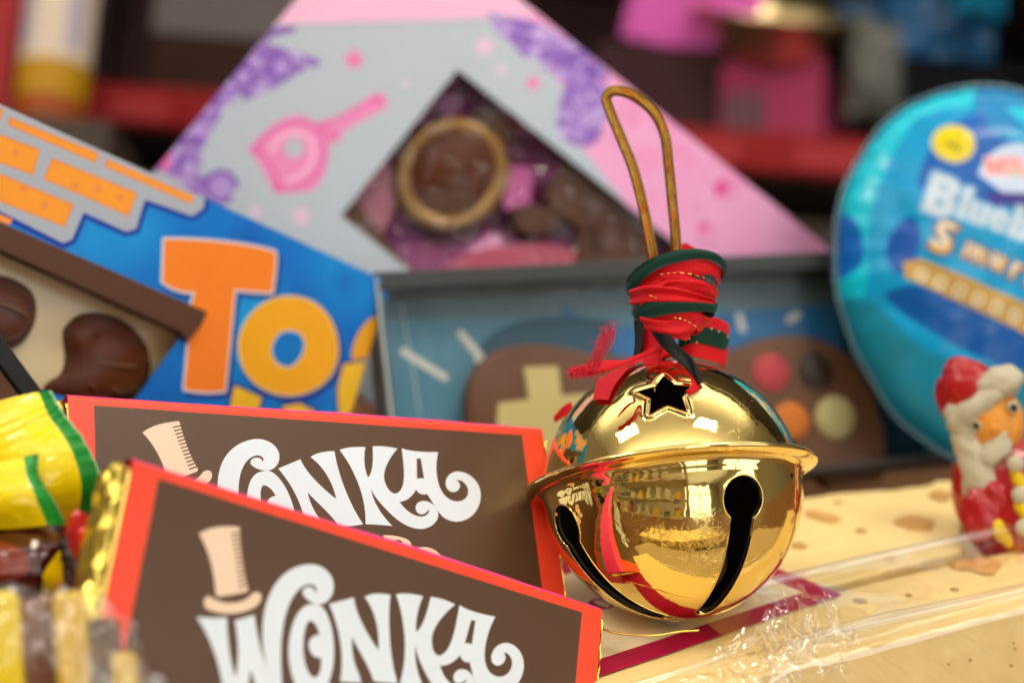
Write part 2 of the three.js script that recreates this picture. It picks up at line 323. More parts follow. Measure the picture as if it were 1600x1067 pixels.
    const n = out.length, pos = [], push = (a) => pos.push(a.x, a.y, a.z), o = out.map((p) => at(p, R * 1.4)), q = out.map((p) => at(p, R * 0.7));
    for (const [a, b, c] of tri) { push(o[a]); push(o[b]); push(o[c]); push(q[a]); push(q[c]); push(q[b]); }
    for (let i = 0; i < n; i++) { const j = (i + 1) % n; push(o[i]); push(q[i]); push(o[j]); push(o[j]); push(q[i]); push(q[j]); }
    const g = new THREE.BufferGeometry(); g.setAttribute('position', new THREE.Float32BufferAttribute(pos, 3)); g.setAttribute('uv', new THREE.Float32BufferAttribute(new Float32Array(pos.length / 3 * 2), 2)); g.computeVertexNormals();
    const edge = [R + 0.00002].map((r) => out.map((p) => at(p, r)));
    return { g, edge: edge[0] };
  }
  const az = (px, py) => { const v = loc(px, py); return Math.atan2(v.x, v.z); };
  const aR = az(1163, 775), slots = [aR, aR - Math.PI / 2, aR + Math.PI / 2, aR + Math.PI].map(slotCutter);
  const rad = THREE.MathUtils.degToRad;
  // plating: faint dents and, where the photograph shows them, small rougher marks
  function plating(n, a0, a1, marks) {
    const w = 2048, h = 1024;
    const at = (px, py) => { const v = loc(px, py), lat = Math.asin(Math.max(-1, Math.min(1, v.y / R))), u = ((Math.atan2(v.x, v.z) / (2 * Math.PI)) % 1 + 1) % 1; return [u * w, (1 - (lat - a0) / (a1 - a0) * n / (2 * n + 2)) * h]; };
    const dull = canvas(w, h, (g) => { g.fillStyle = 'rgb(18,18,18)'; g.fillRect(0, 0, w, h); for (let i = 0; i < 260; i++) { g.strokeStyle = `rgba(70,70,70,${rnd(0.1, 0.5)})`; g.lineWidth = rnd(0.4, 1); const x = rnd(0, w), y = rnd(h / 2, h), a = rnd(0, 6.3), l = rnd(6, 40); g.beginPath(); g.moveTo(x, y); g.lineTo(x + l * Math.cos(a), y + l * Math.sin(a)); g.stroke(); } marks(g, at); }, false);
    dull.wrapS = THREE.RepeatWrapping;
    const relief = reliefSoft.clone(); relief.repeat.set(5, 3);
    return phy(M.gold.color, 0.6, { metalness: 1, roughnessMap: dull, bumpMap: relief, bumpScale: 0.00003 });
  }
  const sprig = (g, at, x, y, len, n, col) => { for (let i = 0; i < n; i++) { let a = rnd(-2.6, -0.4), px = x + rnd(-len, len), py = y + rnd(-len, len) * 0.8; for (let k = 0; k < 7; k++) { const [cx, cy] = at(px, py); g.fillStyle = `rgba(${col},${rnd(0.2, 0.75)})`; g.beginPath(); g.ellipse(cx, cy, rnd(1.5, 5), rnd(1, 2.6), a + rnd(-1, 1), 0, 7); g.fill(); px += 3.4 * Math.cos(a); py += 3.4 * Math.sin(a); a += rnd(-0.8, 0.8); } } };
  // shells
  part('upper_shell', inB(cut(shell(R, R - 0.0006, rad(3), rad(90), 80), [capCut])), plating(80, rad(3), rad(90), (g, at) => { sprig(g, at, 1160, 652, 12, 12, '190,190,190'); sprig(g, at, 1168, 676, 16, 10, '190,190,190'); sprig(g, at, 1180, 700, 12, 5, '170,170,170'); }), bell);
  part('star_hole_rim', inB(starLip), M.gold, bell);
  const low = part('lower_shell', inB(cut(shell(R, R - 0.0006, rad(-90), rad(3), 90), slots.map((s) => s.g))), plating(90, rad(-90), rad(3), (g, at) => { sprig(g, at, 1108, 846, 20, 46, '190,190,190'); sprig(g, at, 1090, 880, 24, 40, '180,180,180'); sprig(g, at, 1050, 850, 30, 24, '160,160,160'); sprig(g, at, 1010, 830, 26, 16, '160,160,160'); sprig(g, at, 1100, 812, 18, 18, '170,170,170'); }), bell);
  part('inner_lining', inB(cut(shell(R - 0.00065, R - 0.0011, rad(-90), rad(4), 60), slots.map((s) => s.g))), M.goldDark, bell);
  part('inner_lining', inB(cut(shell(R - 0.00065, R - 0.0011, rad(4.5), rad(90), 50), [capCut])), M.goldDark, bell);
  for (const s of slots) part('slot_edge', inB(new THREE.TubeGeometry(new THREE.CatmullRomCurve3(s.edge, true, 'centripetal'), 160, 0.00016, 6, true)), M.gold, low);
  // flange: a smooth pressed rim
  const prof = [[26.6, 4.6], [26.75, 4.1], [27.1, 3.7], [28.0, 3.45], [29.2, 3.3], [30.2, 3.2], [30.75, 2.95], [30.95, 2.5], [30.8, 2.05], [30.3, 1.75], [29.4, 1.3], [28.4, 0.95], [27.8, 0.4], [27.5, -0.4], [27.36, -1.2], [27.2, -2.0]].map(([x, y]) => V(x / 1000, y / 1000, 0));
  part('flange', inB(lathe(new THREE.CatmullRomCurve3(prof, false, 'centripetal').getPoints(60).map((p) => [p.x, p.y]), 260)), M.gold, bell);
  part('clapper_ball', inB(new THREE.SphereGeometry(0.0075, 32, 20).translate(0.002, -R + 0.0125, -0.004)), std(lin(0.1, 0.09, 0.08), 0.4, { metalness: 0.8 }), bell);
  part('top_eye', inB(mergeGeometries([new THREE.CylinderGeometry(0.0011, 0.0016, 0.004, 20).translate(0, R + 0.0015, 0), new THREE.TorusGeometry(0.002, 0.0007, 12, 28).translate(0, R + 0.0046, 0)])), M.gold, bell);

  // --- cord loop
  const cord = [[1020, 470, 0.366], [1023, 425, 0.366], [1015, 372, 0.367], [1004, 318, 0.369], [989, 262, 0.371], [969, 212, 0.373], [952, 170, 0.3745], [947.5, 153, 0.375], [955, 143, 0.3748], [974, 143, 0.3745], [1002, 157, 0.374], [1025, 180, 0.3735], [1039, 212, 0.373], [1045, 258, 0.3715], [1051, 318, 0.369], [1056, 372, 0.367], [1056, 425, 0.366], [1048, 470, 0.366]].map((c) => P(...c));
  const braid = noiseTex(128, (u, v) => 0.5 + 0.28 * Math.sin((u * 6 + v * 10) * Math.PI * 2) * Math.sin((u * 6 - v * 10) * Math.PI * 2) + 0.3 * Math.sin(v * 6 * Math.PI * 2));
  braid.repeat.set(16, 1);
  const cordReflection = canvas(512, 32, (g, w, h) => { g.fillStyle = '#a67c36'; g.fillRect(0, 0, w, h); for (let i = 0; i < 900; i++) { const x = rnd(0, w), e = Math.abs(x / w - 0.46) * 2; g.fillStyle = rnd() < 0.12 + e * 0.85 ? `rgba(${rnd() < 0.35 ? '196,70,20' : '128,78,32'},0.5)` : 'rgba(196,156,70,0.35)'; g.fillRect(x, rnd(0, h), rnd(3, 16), rnd(1, 3)); } });  // copper flecks towards both ends paint the reflection of the red ribbon
  partW('cord_loop', tube(cord, 0.00118, 220, 14), std(0xffffff, 0.27, { metalness: 1, map: cordReflection, bumpMap: braid, bumpScale: 0.0004 }), bell);

  // --- ribbons
  const weave = noiseTex(128, (u, v) => 0.5 + 0.3 * Math.sin(u * 40 * Math.PI * 2) * Math.sin(v * 40 * Math.PI * 2) + 0.2 * N3(u * 20, v * 20, 9)); weave.repeat.set(6, 2);
  const satin = (c) => phy(c, 0.4, { specularIntensity: 0.8, specularColor: c.clone().lerp(lin(1, 1, 1), 0.5), bumpMap: weave, bumpScale: 0.00009 });
  const red = satin(lin(0.7, 0.006, 0.014)), green = satin(lin(0.003, 0.042, 0.028)), black = satin(lin(0.008, 0.012, 0.01));
  const thread = std(lin(0.95, 0.62, 0.16), 0.25, { metalness: 1 });
  const ZK = 0.362, mpp = S * ZK;
  // a band round the bundle: ring centre, half width and depth in pixels, tilt, height, taper
  const rollK = rad(8);
  function ring(cx, cy, rx, hgt, roll, flare, a0, a1, rows = 10, seg = 90, wob = 0, tilt = 0.2) {
    const pos = [], uv = [], idx = [], c = P(cx, cy, ZK + 0.001);
    const X = V(Math.cos(roll), -Math.sin(-roll), 0), Y = V(-Math.sin(roll), Math.cos(roll), -tilt).normalize(), Z = X.clone().cross(Y).normalize();
    const toW = (v) => v.applyMatrix4(CR);
    for (let i = 0; i <= seg; i++) for (let j = 0; j <= rows; j++) {
      const a = a0 + (a1 - a0) * i / seg, t = j / rows - 0.5, r = (rx + flare * t * 2 + wob * Math.sin(a * 3 + t * 5) + 1.2 * Math.cos(t * 6.2) + wob * 0.9 * N3(Math.sin(a) * 2.2, Math.cos(a) * 2.2, t * 6 + cy) + wob * 0.35 * Math.sin(t * 19 + 2.2 * Math.sin(a * 2))) * mpp, y = (t * hgt * (1 - 0.32 * Math.sin(a)) + wob * 0.8 * Math.sin(a * 2 + 1)) * mpp;
      const q = X.clone().multiplyScalar(Math.sin(a) * r).addScaledVector(Z, Math.cos(a) * r * 0.82).addScaledVector(Y, y);
      toW(q).add(c); pos.push(q.x, q.y, q.z); uv.push(i / seg, j / rows);
    }
    for (let i = 0; i < seg; i++) for (let j = 0; j < rows; j++) { const A = i * (rows + 1) + j, D = A + rows + 1; idx.push(A, D, A + 1, D, D + 1, A + 1); }
    const g = new THREE.BufferGeometry(); g.setAttribute('position', new THREE.Float32BufferAttribute(pos, 3)); g.setAttribute('uv', new THREE.Float32BufferAttribute(uv, 2)); g.setIndex(idx); g.computeVertexNormals(); return g;
  }
  const full = [-Math.PI, Math.PI];
  // core of wound ribbon
  partW('red_ribbon', ring(1048, 478, 50, 80, 0.14, 8, ...full, 16, 90, 2.5, 0.3), red, bell);
  partW('red_ribbon', ring(1030, 534, 24, 64, 0.05, 5, ...full, 12, 60, 3, 0.2), red, bell);
  partW('red_ribbon', ring(1059, 450, 68, 28, 0.3, 7, ...full, 12, 120, 3, 0.6), red, bell);
  partW('red_ribbon', ring(1054, 466, 64, 24, 0.06, 4, ...full, 12, 120, 3.6, 0.4), red, bell);
  partW('red_ribbon', ring(1055, 482, 58, 28, 0.22, 4, ...full, 12, 120, 3.4, 0.28), red, bell);
  partW('red_ribbon', ring(1050, 505, 53, 30, -0.08, 10, ...full, 12, 120, 3, 0.15), red, bell);
  partW('red_ribbon', sheet([[[1000, 494, 0.3455], [1040, 502, 0.3405], [1078, 500, 0.341], [1098, 496, 0.3455]], [[1004, 506, 0.3455], [1036, 516, 0.34], [1066, 520, 0.34], [1090, 512, 0.344]], [[1012, 516, 0.3465], [1036, 522, 0.342], [1058, 528, 0.3405], [1073, 532, 0.3415]]], 30, 14, (u, v) => 0.00025 * Math.sin(v * 9 + u * 5), 0.0003), red, bell, 'folded red ribbon at the foot of the knot');
  partW('red_ribbon', sheet([[[985, 452, 0.3475], [1015, 446, 0.3405], [1055, 450, 0.3375], [1095, 462, 0.3405], [1116, 470, 0.346]], [[984, 474, 0.348], [1014, 472, 0.3405], [1055, 472, 0.3373], [1096, 473, 0.3403], [1117, 475, 0.346]]], 40, 12, (u, v) => 0.0004 * Math.sin(v * 8 + u * 2), 0.0003), red, bell, 'red ribbon fold crossing the knot');
  partW('green_ribbon', ring(1058, 437, 78, 17, 0.25, 4, ...full, 8, 120, 1.2, 0.64), green, bell, 'dark green satin edge at the top of the knot');
  partW('green_ribbon', ring(1055, 487, 65, 25, 0.05, 3, ...full, 8, 120, 0.9, 0.18), green, bell, 'dark green satin band round the middle of the knot');
  // gold stitches
  const stitch = (pts, n, r, len) => mergeGeometries(pts.length ? [...Array(n)].map((_, i) => { const c = new THREE.CatmullRomCurve3(pts.map((q) => P(...q))), t = (i + 0.5) / n; return new THREE.TubeGeometry(new THREE.LineCurve3(c.getPoint(Math.max(0, t - len / n)), c.getPoint(Math.min(1, t + len / n))), 1, r, 6); }) : []);
  partW('gold_stitching', mergeGeometries([
    stitch([[1014, 461, 0.3398], [1024, 465, 0.3390], [1036, 468, 0.3385], [1048, 468, 0.3385]], 4, 0.00011, 0.3),
    stitch([[1052, 496.5, 0.3385], [1064, 498, 0.3385], [1076, 503, 0.3392], [1090, 511, 0.3405]], 5, 0.00013, 0.28),
    stitch([[1030, 429, 0.3405], [1060, 426, 0.3397], [1095, 432, 0.3405], [1118, 444, 0.343]], 9, 0.00009, 0.25),
  ]), thread, bell);
  // top tuft of red behind the cord
  partW('red_ribbon', sheet([[[1030, 408, 0.368], [1050, 392, 0.37], [1070, 380, 0.372], [1086, 388, 0.371], [1098, 404, 0.369]], [[1032, 440, 0.37], [1052, 436, 0.37], [1070, 432, 0.371], [1088, 432, 0.371], [1100, 438, 0.369]]], 24, 12, (u, v) => 0.0004 * Math.sin(u * 14), 0.0003), red, bell);
  // loop to the lower right: red with a green stripe
  const L2 = (a, b, c) => [[[1062, 512 + a, 0.352], [1088, 497 + a * 1.05, 0.3505], [1112, 497 + a * 1.1, 0.352], [1140, 509 + a * 1.05, 0.358], [1132, 520 + a * 0.95, 0.367]], [[1058, 512 + b, 0.352], [1082, 500 + b * 1.05, 0.3505], [1106, 502 + b * 1.1, 0.352], [1134, 514 + b * 1.05, 0.358], [1126, 524 + b * 0.95, 0.367]]];
  partW('red_ribbon', sheet(L2(-2, 55).map((r) => r.map(([x, y, z]) => [x, y, z + 0.018])), 30, 14, null, 0.0003), red, bell);
  partW('green_ribbon', sheet(L2(14, 34).map((r) => r.map(([x, y, z]) => [x, y, z + 0.0173])), 30, 10, null, 0.0003), green, bell, 'dark green satin stripe on the loop at the right');
  partW('gold_stitching', mergeGeometries([[1112, 514], [1123, 518], [1137, 526], [1077, 529], [1089, 535]].map(([x, y], i) => new THREE.SphereGeometry(0.00028, 10, 8).translate(...P(x, y, i > 2 ? 0.3665 : 0.3685 + (i === 2 ? 0.006 : i * 0.002)).toArray()))), thread, bell);
  // dark tail that runs over the crown to the right
  partW('green_ribbon', sheet([[[1016, 516, 0.3455], [1030, 536, 0.3445], [1050, 556, 0.3425], [1070, 574, 0.3405], [1083, 588, 0.3385], [1092, 601, 0.3375]], [[1040, 512, 0.3455], [1052, 530, 0.3445], [1070, 548, 0.3425], [1084, 562, 0.3405], [1092, 580, 0.3385], [1097, 598, 0.3375]]], 40, 10, (u, v) => 0.0003 * Math.sin(v * 6 + u * 8), 0.0003), black, bell, 'very dark green ribbon tail lying over the crown');
  partW('red_ribbon', sheet([[[1080, 570, 0.342], [1092, 586, 0.3395], [1096, 600, 0.338], [1088, 612, 0.337], [1078, 618, 0.3362]], [[1068, 572, 0.342], [1078, 588, 0.3392], [1082, 598, 0.3375], [1078, 606, 0.3365], [1072, 610, 0.336]]], 24, 8, null, 0.0003), red, bell);
  // left hand side: dark ribbon behind, red tails
  partW('green_ribbon', sheet([[[992, 500, 0.352], [994, 530, 0.352], [992, 560, 0.352]], [[1006, 500, 0.35], [1006, 530, 0.349], [1003, 556, 0.349]]], 20, 6, null, 0.0003), black, bell);
  partW('red_ribbon', sheet([[[1002, 508, 0.352], [1004, 540, 0.351], [1008, 572, 0.348]], [[1036, 512, 0.348], [1036, 540, 0.347], [1032, 572, 0.346]]], 20, 8, null, 0.0003), red, bell);
  const tail1 = [[[1030, 536, 0.347], [1000, 553, 0.3435], [970, 565, 0.341], [940, 572, 0.3385], [908, 573, 0.338], [889, 577, 0.338]], [[1030, 550, 0.3465], [1000, 560, 0.343], [968, 573, 0.3405], [940, 583, 0.338], [915, 588, 0.3378], [893, 588, 0.338]]];
  partW('ribbon_tail', sheet(tail1, 60, 10, (u, v) => 0.0004 * Math.sin(v * 9) * (0.3 + u) + 0.0006 * u * N3(u * 20, v * 8, 0), 0.0004), red, bell, 'red ribbon tail with a frayed end sticking out to the left');
  partW('ribbon_tail', sheet([[[990, 566, 0.3455], [955, 564, 0.345], [925, 567, 0.344], [912, 572, 0.343]], [[992, 572, 0.345], [958, 574, 0.344], [930, 578, 0.343], [914, 584, 0.3425]]], 30, 8, null, 0.0003), red, bell);
  const onPx = (px, py, lift) => { const v = loc(px, py).setLength(R + lift).applyMatrix4(B).add(C).applyMatrix4(CM); return v; };
  { // wide tail that drapes on the crown
    const rows = [[[1018, 556], [1000, 560], [975, 566], [955, 576], [940, 596], [929, 629]], [[1016, 566], [1000, 571], [985, 580], [972, 594], [962, 608], [953, 629]]];
    const cs = rows.map((r) => new THREE.CatmullRomCurve3(r.map(([x, y]) => onPx(x, y, 0.0007)), false, 'centripetal'));
    const pos = [], uv = [], idx = [], nu = 40, nv = 8;
    for (let i = 0; i <= nu; i++) for (let j = 0; j <= nv; j++) { const a = cs[0].getPoint(i / nu), b = cs[1].getPoint(i / nu), q = a.lerp(b, j / nv).sub(centre); q.setLength(q.length() + 0.0006 * Math.sin(Math.PI * j / nv) * (1 - 0.5 * i / nu)).add(centre); pos.push(q.x, q.y, q.z); uv.push(i / nu, j / nv); }
    for (let i = 0; i < nu; i++) for (let j = 0; j < nv; j++) { const A = i * (nv + 1) + j, D = A + nv + 1; idx.push(A, A + 1, D, D, A + 1, D + 1); }
    const g = new THREE.BufferGeometry(); g.setAttribute('position', new THREE.Float32BufferAttribute(pos, 3)); g.setAttribute('uv', new THREE.Float32BufferAttribute(uv, 2)); g.setIndex(idx); g.computeVertexNormals();
    partW('ribbon_tail', g, red, bell, 'red ribbon tail lying flat on the crown left of the star');
  }
  partW('ribbon_tail', sheet([[[893, 628, 0.372], [880, 636, 0.374], [866, 652, 0.376]], [[897, 640, 0.371], [884, 650, 0.373], [868, 660, 0.376]]], 14, 6, null, 0.0003), red, bell, 'red ribbon end showing behind the bell');
  // frayed threads
  const fr = [];
  for (let i = 0; i < 46; i++) { // strands that run from the tail's end up to a loose tuft
    const x0 = rnd(914, 940), y0 = rnd(566, 580), x1 = rnd(940, 962), y1 = rnd(512, 534), z = 0.338 + rnd(-0.001, 0.001), k = rnd(-6, 6);
    fr.push(tube([P(x0, y0, z), P(x0 * 0.55 + x1 * 0.45 + k - 3, y0 * 0.5 + y1 * 0.5 + 3, z - rnd(0, 0.0015)), P(x1, y1, z), P(x1 + rnd(-8, 8), y1 + rnd(-12, 4), z + rnd(-0.002, 0.002))], rnd(0.00002, 0.000055), 14, 4));
  }
  for (let i = 0; i < 120; i++) { const t = rnd(), x = 936 + 24 * t + rnd(-7, 7), y = 540 - 32 * t + rnd(-7, 7), z = 0.338 + rnd(-0.0015, 0.0015), a = rnd(0, 6.3), l = rnd(3, 9) * (rnd() < 0.12 ? 3 : 1); fr.push(tube([P(x, y, z), P(x + l * Math.cos(a), y + l * Math.sin(a), z + rnd(-0.001, 0.001)), P(x + 1.5 * l * Math.cos(a + 0.9), y + 1.5 * l * Math.sin(a + 0.9), z)], rnd(0.00001, 0.000022), 8, 3)); }
  for (let i = 0; i < 160; i++) { const x = rnd(889, 935), y = rnd(572, 590), z = 0.3375 + rnd(-0.0012, 0.001), a = rnd(0, 6.3); fr.push(tube([P(x, y, z), P(x + 4 * Math.cos(a), y + 4 * Math.sin(a), z - 0.0005), P(x + 8 * Math.cos(a + 0.6), y + 5 * Math.sin(a + 0.6), z)], rnd(0.00004, 0.00008), 6, 4)); }
  const f = partW('frayed_thread', mergeGeometries(fr), std(lin(0.7, 0.03, 0.06), 0.7), bell); f.userData.kind = 'stuff';
  return { centre, R };
})();

// ------------------------------------------------------------------ two chocolate bars in printed sleeves
{
  const basis = (r) => new THREE.Matrix4().set(r[0][0], r[0][1], r[0][2], 0, r[1][0], r[1][1], r[1][2], 0, r[2][0], r[2][1], r[2][2], 0, 0, 0, 0, 1);
  const Wd = 0.104, Hd = 0.052, Td = 0.0085, RD = 0.0016;
  const mk = (r, px, py, z, turn = 0) => { const f = new Face(px, py, z); f.set(camP(px, py, z), basis(r).multiply(new THREE.Matrix4().makeRotationZ(turn))); return f; };   // origin: the sleeve's upper right corner
  const F = mk([[0.78, 0.097, 0.619], [-0.313, 0.916, 0.25], [-0.542, -0.388, 0.745]], 942, 947, 0.34, -0.012);
  const Bk = mk([[0.883, -0.119, 0.455], [-0.086, 0.91, 0.405], [-0.462, -0.396, 0.793]], 846, 665, 0.3758);
  // the print is laid out once, in metres on the sleeve, from measurements on both bars
  const K = 15000, margin = 0.009;
  const H = [[0.7770057, 0.0658067, -115.183684], [-0.0986824, 0.4811607, 179.648364], [4.23798e-5, -2.3850886e-4, 1]], Hi = [[1.3776696, -0.1007849, 176.790893], [0.2794622, 2.0556582, -337.106141], [8.26888e-6, 4.945639e-4, 1]];
  const hom = (m, x, y) => { const w = m[2][0] * x + m[2][1] * y + m[2][2]; return [(m[0][0] * x + m[0][1] * y + m[0][2]) / w, (m[1][0] * x + m[1][1] * y + m[1][2]) / w]; };
  const draw = (own) => (g, cw, ch) => { // strokes measured on one bar are carried over to the other
    const T = (face, z) => (x, y) => { let p = [z ? z[0] + x / z[2] : x, z ? z[1] + y / z[2] : y]; if (face !== own) p = hom(face === F ? H : Hi, ...p); const [u, v] = own.uv(...p); return [(u + Wd) * K, (margin - v) * K]; };
    const fill = (face, text, color, zoom, rule) => { g.fillStyle = color; g.fill(new Path2D(mapPath(text, T(face, zoom))), rule ?? 'nonzero'); };
    const line = (face, text, color, mm, zoom) => { g.strokeStyle = color; g.lineWidth = mm * K / 1000; g.lineCap = 'butt'; g.stroke(new Path2D(mapPath(text, T(face, zoom)))); };
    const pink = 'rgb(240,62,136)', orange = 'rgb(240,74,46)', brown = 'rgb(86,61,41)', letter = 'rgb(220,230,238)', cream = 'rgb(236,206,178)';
    g.fillStyle = pink; g.fillRect(0, 0, cw, ch);  // pink ground paints the grazing sheen along the rounded edges
    g.fillStyle = orange; g.fillRect(0, (margin + 0.0007) * K, cw, (Hd - 0.001) * K);
    g.fillStyle = brown; g.fillRect(0.005 * K, (margin + 0.0026) * K, cw - 0.0102 * K, (Hd - 0.0052) * K);
    const z1 = [280, 800, 3.997], z4 = [420, 660, 4.444];
    // hat
    fill(F, 'M120,140 C180,95 270,88 365,95 Q375,97 374,110 C380,260 400,400 427,480 Q425,497 410,502 C350,515 300,525 240,532 Q225,528 222,515 C215,380 180,240 120,140 Z', cream, z1);
    for (let i = 0; i < 13; i++) { const t = i / 12, x = 322 + 48 * t, y = 138 + 336 * t; line(F, `M${x},${y} L${x + 54},${y - 5 - 7 * t}`, brown, 0.28, z1); }
    fill(F, 'M148,570 Q150,525 185,530 C250,580 370,590 435,530 Q470,485 505,515 Q520,560 470,595 C390,645 270,650 180,615 Q148,600 148,570 Z', cream, z1);
    // W and the scroll over the o
    fill(F, 'M100,658 Q190,668 292,662 C292,780 310,930 345,1035 C370,930 365,790 340,680 Q400,665 465,645 C480,760 505,880 545,975 C520,900 508,780 520,680 C540,480 650,330 820,328 C900,328 965,390 966,465 C962,530 925,572 880,578 C830,580 785,550 767,508 C768,480 790,464 820,470 C850,480 848,500 842,507 C865,500 862,468 830,455 C780,445 720,490 680,590 C640,690 622,850 640,1060 L652,1150 Q640,1240 600,1320 C540,1240 480,1120 440,985 C430,1120 400,1230 350,1330 C300,1230 272,1130 258,1050 C235,930 190,790 100,658 Z', letter, z1);
    // o
    fill(F, 'M790,585 C720,620 680,750 680,880 C685,1030 745,1170 830,1180 C920,1170 972,1010 968,860 C965,720 920,600 870,580 Q830,570 790,585 Z M812,680 C782,700 770,800 775,880 C785,980 820,1035 850,1035 C885,1020 888,960 885,910 C850,920 815,890 808,840 C805,800 825,768 875,768 C865,720 840,680 812,680 Z', letter, z1, 'evenodd');
    // N
    fill(Bk, 'M65,320 L220,255 C250,330 340,430 470,530 C450,430 390,310 290,240 Q340,198 458,198 C480,350 560,560 660,705 Q570,722 492,722 C430,630 340,560 270,485 C290,570 330,640 375,690 L412,745 Q345,760 262,765 C255,640 200,480 65,320 Z', letter, z4);
    // K and A
    fill(Bk, 'M493,190 Q540,166 672,170 C658,250 668,330 692,380 C726,340 728,260 722,165 Q800,157 897,180 C832,255 798,330 805,390 C815,440 845,492 885,492 C930,480 945,420 941,330 C938,270 930,220 925,178 Q1000,207 1178,205 C1165,260 1160,330 1175,400 C1190,480 1240,547 1310,548 C1370,548 1398,500 1380,450 C1365,415 1332,395 1305,400 C1332,420 1338,450 1315,472 C1290,495 1250,485 1235,450 C1215,400 1250,343 1310,340 C1400,340 1470,420 1473,500 C1475,610 1400,690 1300,689 C1245,685 1210,660 1190,632 C1160,590 1130,540 1100,495 C1075,508 1042,495 1025,465 C1000,515 960,545 912,550 C950,605 1000,645 1060,652 C1105,650 1118,625 1115,600 C1100,627 1080,640 1055,635 C1025,627 1013,590 1030,565 C1045,543 1085,538 1110,550 C1158,570 1183,610 1180,650 C1170,705 1110,741 1050,738 C940,730 850,640 780,560 C745,520 725,490 712,460 C728,550 790,650 865,718 Q760,707 675,705 C680,600 650,470 600,370 C570,300 530,240 493,190 Z M1030,250 L1057,250 L1080,390 Q1055,380 1032,392 Z', letter, z4, 'evenodd');
    // second line
    fill(Bk, 'M795,782 C860,778 960,790 990,830 Q1010,880 960,910 C1000,940 1010,1000 940,1030 L830,1030 C850,950 840,850 795,782 Z M875,825 Q900,800 930,825 Q935,855 900,860 Q875,850 875,825 Z M880,930 Q930,920 935,955 Q930,985 890,985 Z', cream, z4, 'evenodd');
    fill(Bk, 'M1030,870 C1090,850 1170,870 1200,930 C1230,1000 1200,1060 1230,1080 L1060,1080 C1010,1020 1020,960 1090,940 L1120,930 Q1110,890 1030,870 Z', cream, z4);
    grain(g, cw, ch, 26000, 0.05, 3);
  };
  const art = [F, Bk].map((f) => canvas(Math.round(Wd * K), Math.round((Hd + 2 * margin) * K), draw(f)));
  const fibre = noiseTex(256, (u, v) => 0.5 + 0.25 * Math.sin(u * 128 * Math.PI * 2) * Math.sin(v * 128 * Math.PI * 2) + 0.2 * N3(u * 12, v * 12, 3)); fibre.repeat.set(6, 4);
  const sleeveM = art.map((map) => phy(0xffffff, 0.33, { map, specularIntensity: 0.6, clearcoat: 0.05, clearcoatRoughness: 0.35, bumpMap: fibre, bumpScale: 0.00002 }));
  function sleeve() { // closed loop of paper round the bar; v of the print runs round the corner
    const prof = [], pushArc = (cx, cy, a0, a1) => { for (let i = 0; i <= 10; i++) { const a = a0 + (a1 - a0) * i / 10; prof.push([cx + RD * Math.cos(a), cy + RD * Math.sin(a), Math.cos(a), Math.sin(a)]); } };
    // (y, z): front at z = 0, back at z = -Td; y from 0 (top) to -Hd
    const q = Math.PI / 2;
    for (let i = 0; i <= 30; i++) prof.push([-Hd + RD + (Hd - 2 * RD) * i / 30, 0, 0, 1]);
    pushArc(-RD, -RD, q, 0); for (let i = 1; i < 4; i++) prof.push([0, -RD - (Td - 2 * RD) * i / 4, 1, 0]); pushArc(-RD, -Td + RD, 0, -q);
    for (let i = 1; i < 10; i++) prof.push([-RD - (Hd - 2 * RD) * i / 10, -Td, 0, -1]);
    pushArc(-Hd + RD, -Td + RD, -q, -2 * q); for (let i = 1; i < 4; i++) prof.push([-Hd, -Td + RD + (Td - 2 * RD) * i / 4, -1, 0]); pushArc(-Hd + RD, -RD, 2 * q, q);
    const nx = 60, pos = [], nor = [], uv = [], idx = [], m = prof.length; let run = -Hd + RD; const vs = prof.map((p, i) => { if (i) run += Math.hypot(p[0] - prof[i - 1][0], p[1] - prof[i - 1][1]); return run; });
    const total = vs[m - 1];
    for (let i = 0; i <= nx; i++) for (let j = 0; j < m; j++) {
      const x = -Wd + Wd * i / nx, bend = 0.0003 * Math.sin(i / nx * 6 + 1) * Math.sin(j / m * 9) + 0.00012 * N3(i * 0.16, j * 0.14, 3);
      pos.push(x, prof[j][0] + prof[j][2] * bend, prof[j][1] + prof[j][3] * bend); nor.push(0, prof[j][2], prof[j][3]);
      let s = vs[j]; if (s > margin - 0.001) s = Math.max(-Hd - margin + 0.0005, Math.min(margin - 0.001, s > total - 0.006 ? s - total - Hd + RD : margin - 0.001));
      uv.push(i / nx, (s + Hd + margin) / (Hd + 2 * margin));
    }
    for (let i = 0; i < nx; i++) for (let j = 0; j < m - 1; j++) { const a = i * m + j, b = a + m; idx.push(a, b, a + 1, b, b + 1, a + 1); }
    const g = new THREE.BufferGeometry(); g.setAttribute('position', new THREE.Float32BufferAttribute(pos, 3)); g.setAttribute('normal', new THREE.Float32BufferAttribute(nor, 3)); g.setAttribute('uv', new THREE.Float32BufferAttribute(uv, 2)); g.setIndex(idx); return g;
  }
  function foilBlock() { // crumpled foil parcel, a little longer than the sleeve
    const g = mergeVertices(new RoundedBoxGeometry(Wd + 0.0016, Hd - 0.002, Td - 0.0022, 14, 0.0019).deleteAttribute('uv').deleteAttribute('normal'), 1e-6);
    const p = g.attributes.position;
    g.computeVertexNormals();
    return g.translate(-Wd / 2, -Hd / 2, -Td / 2);
  }
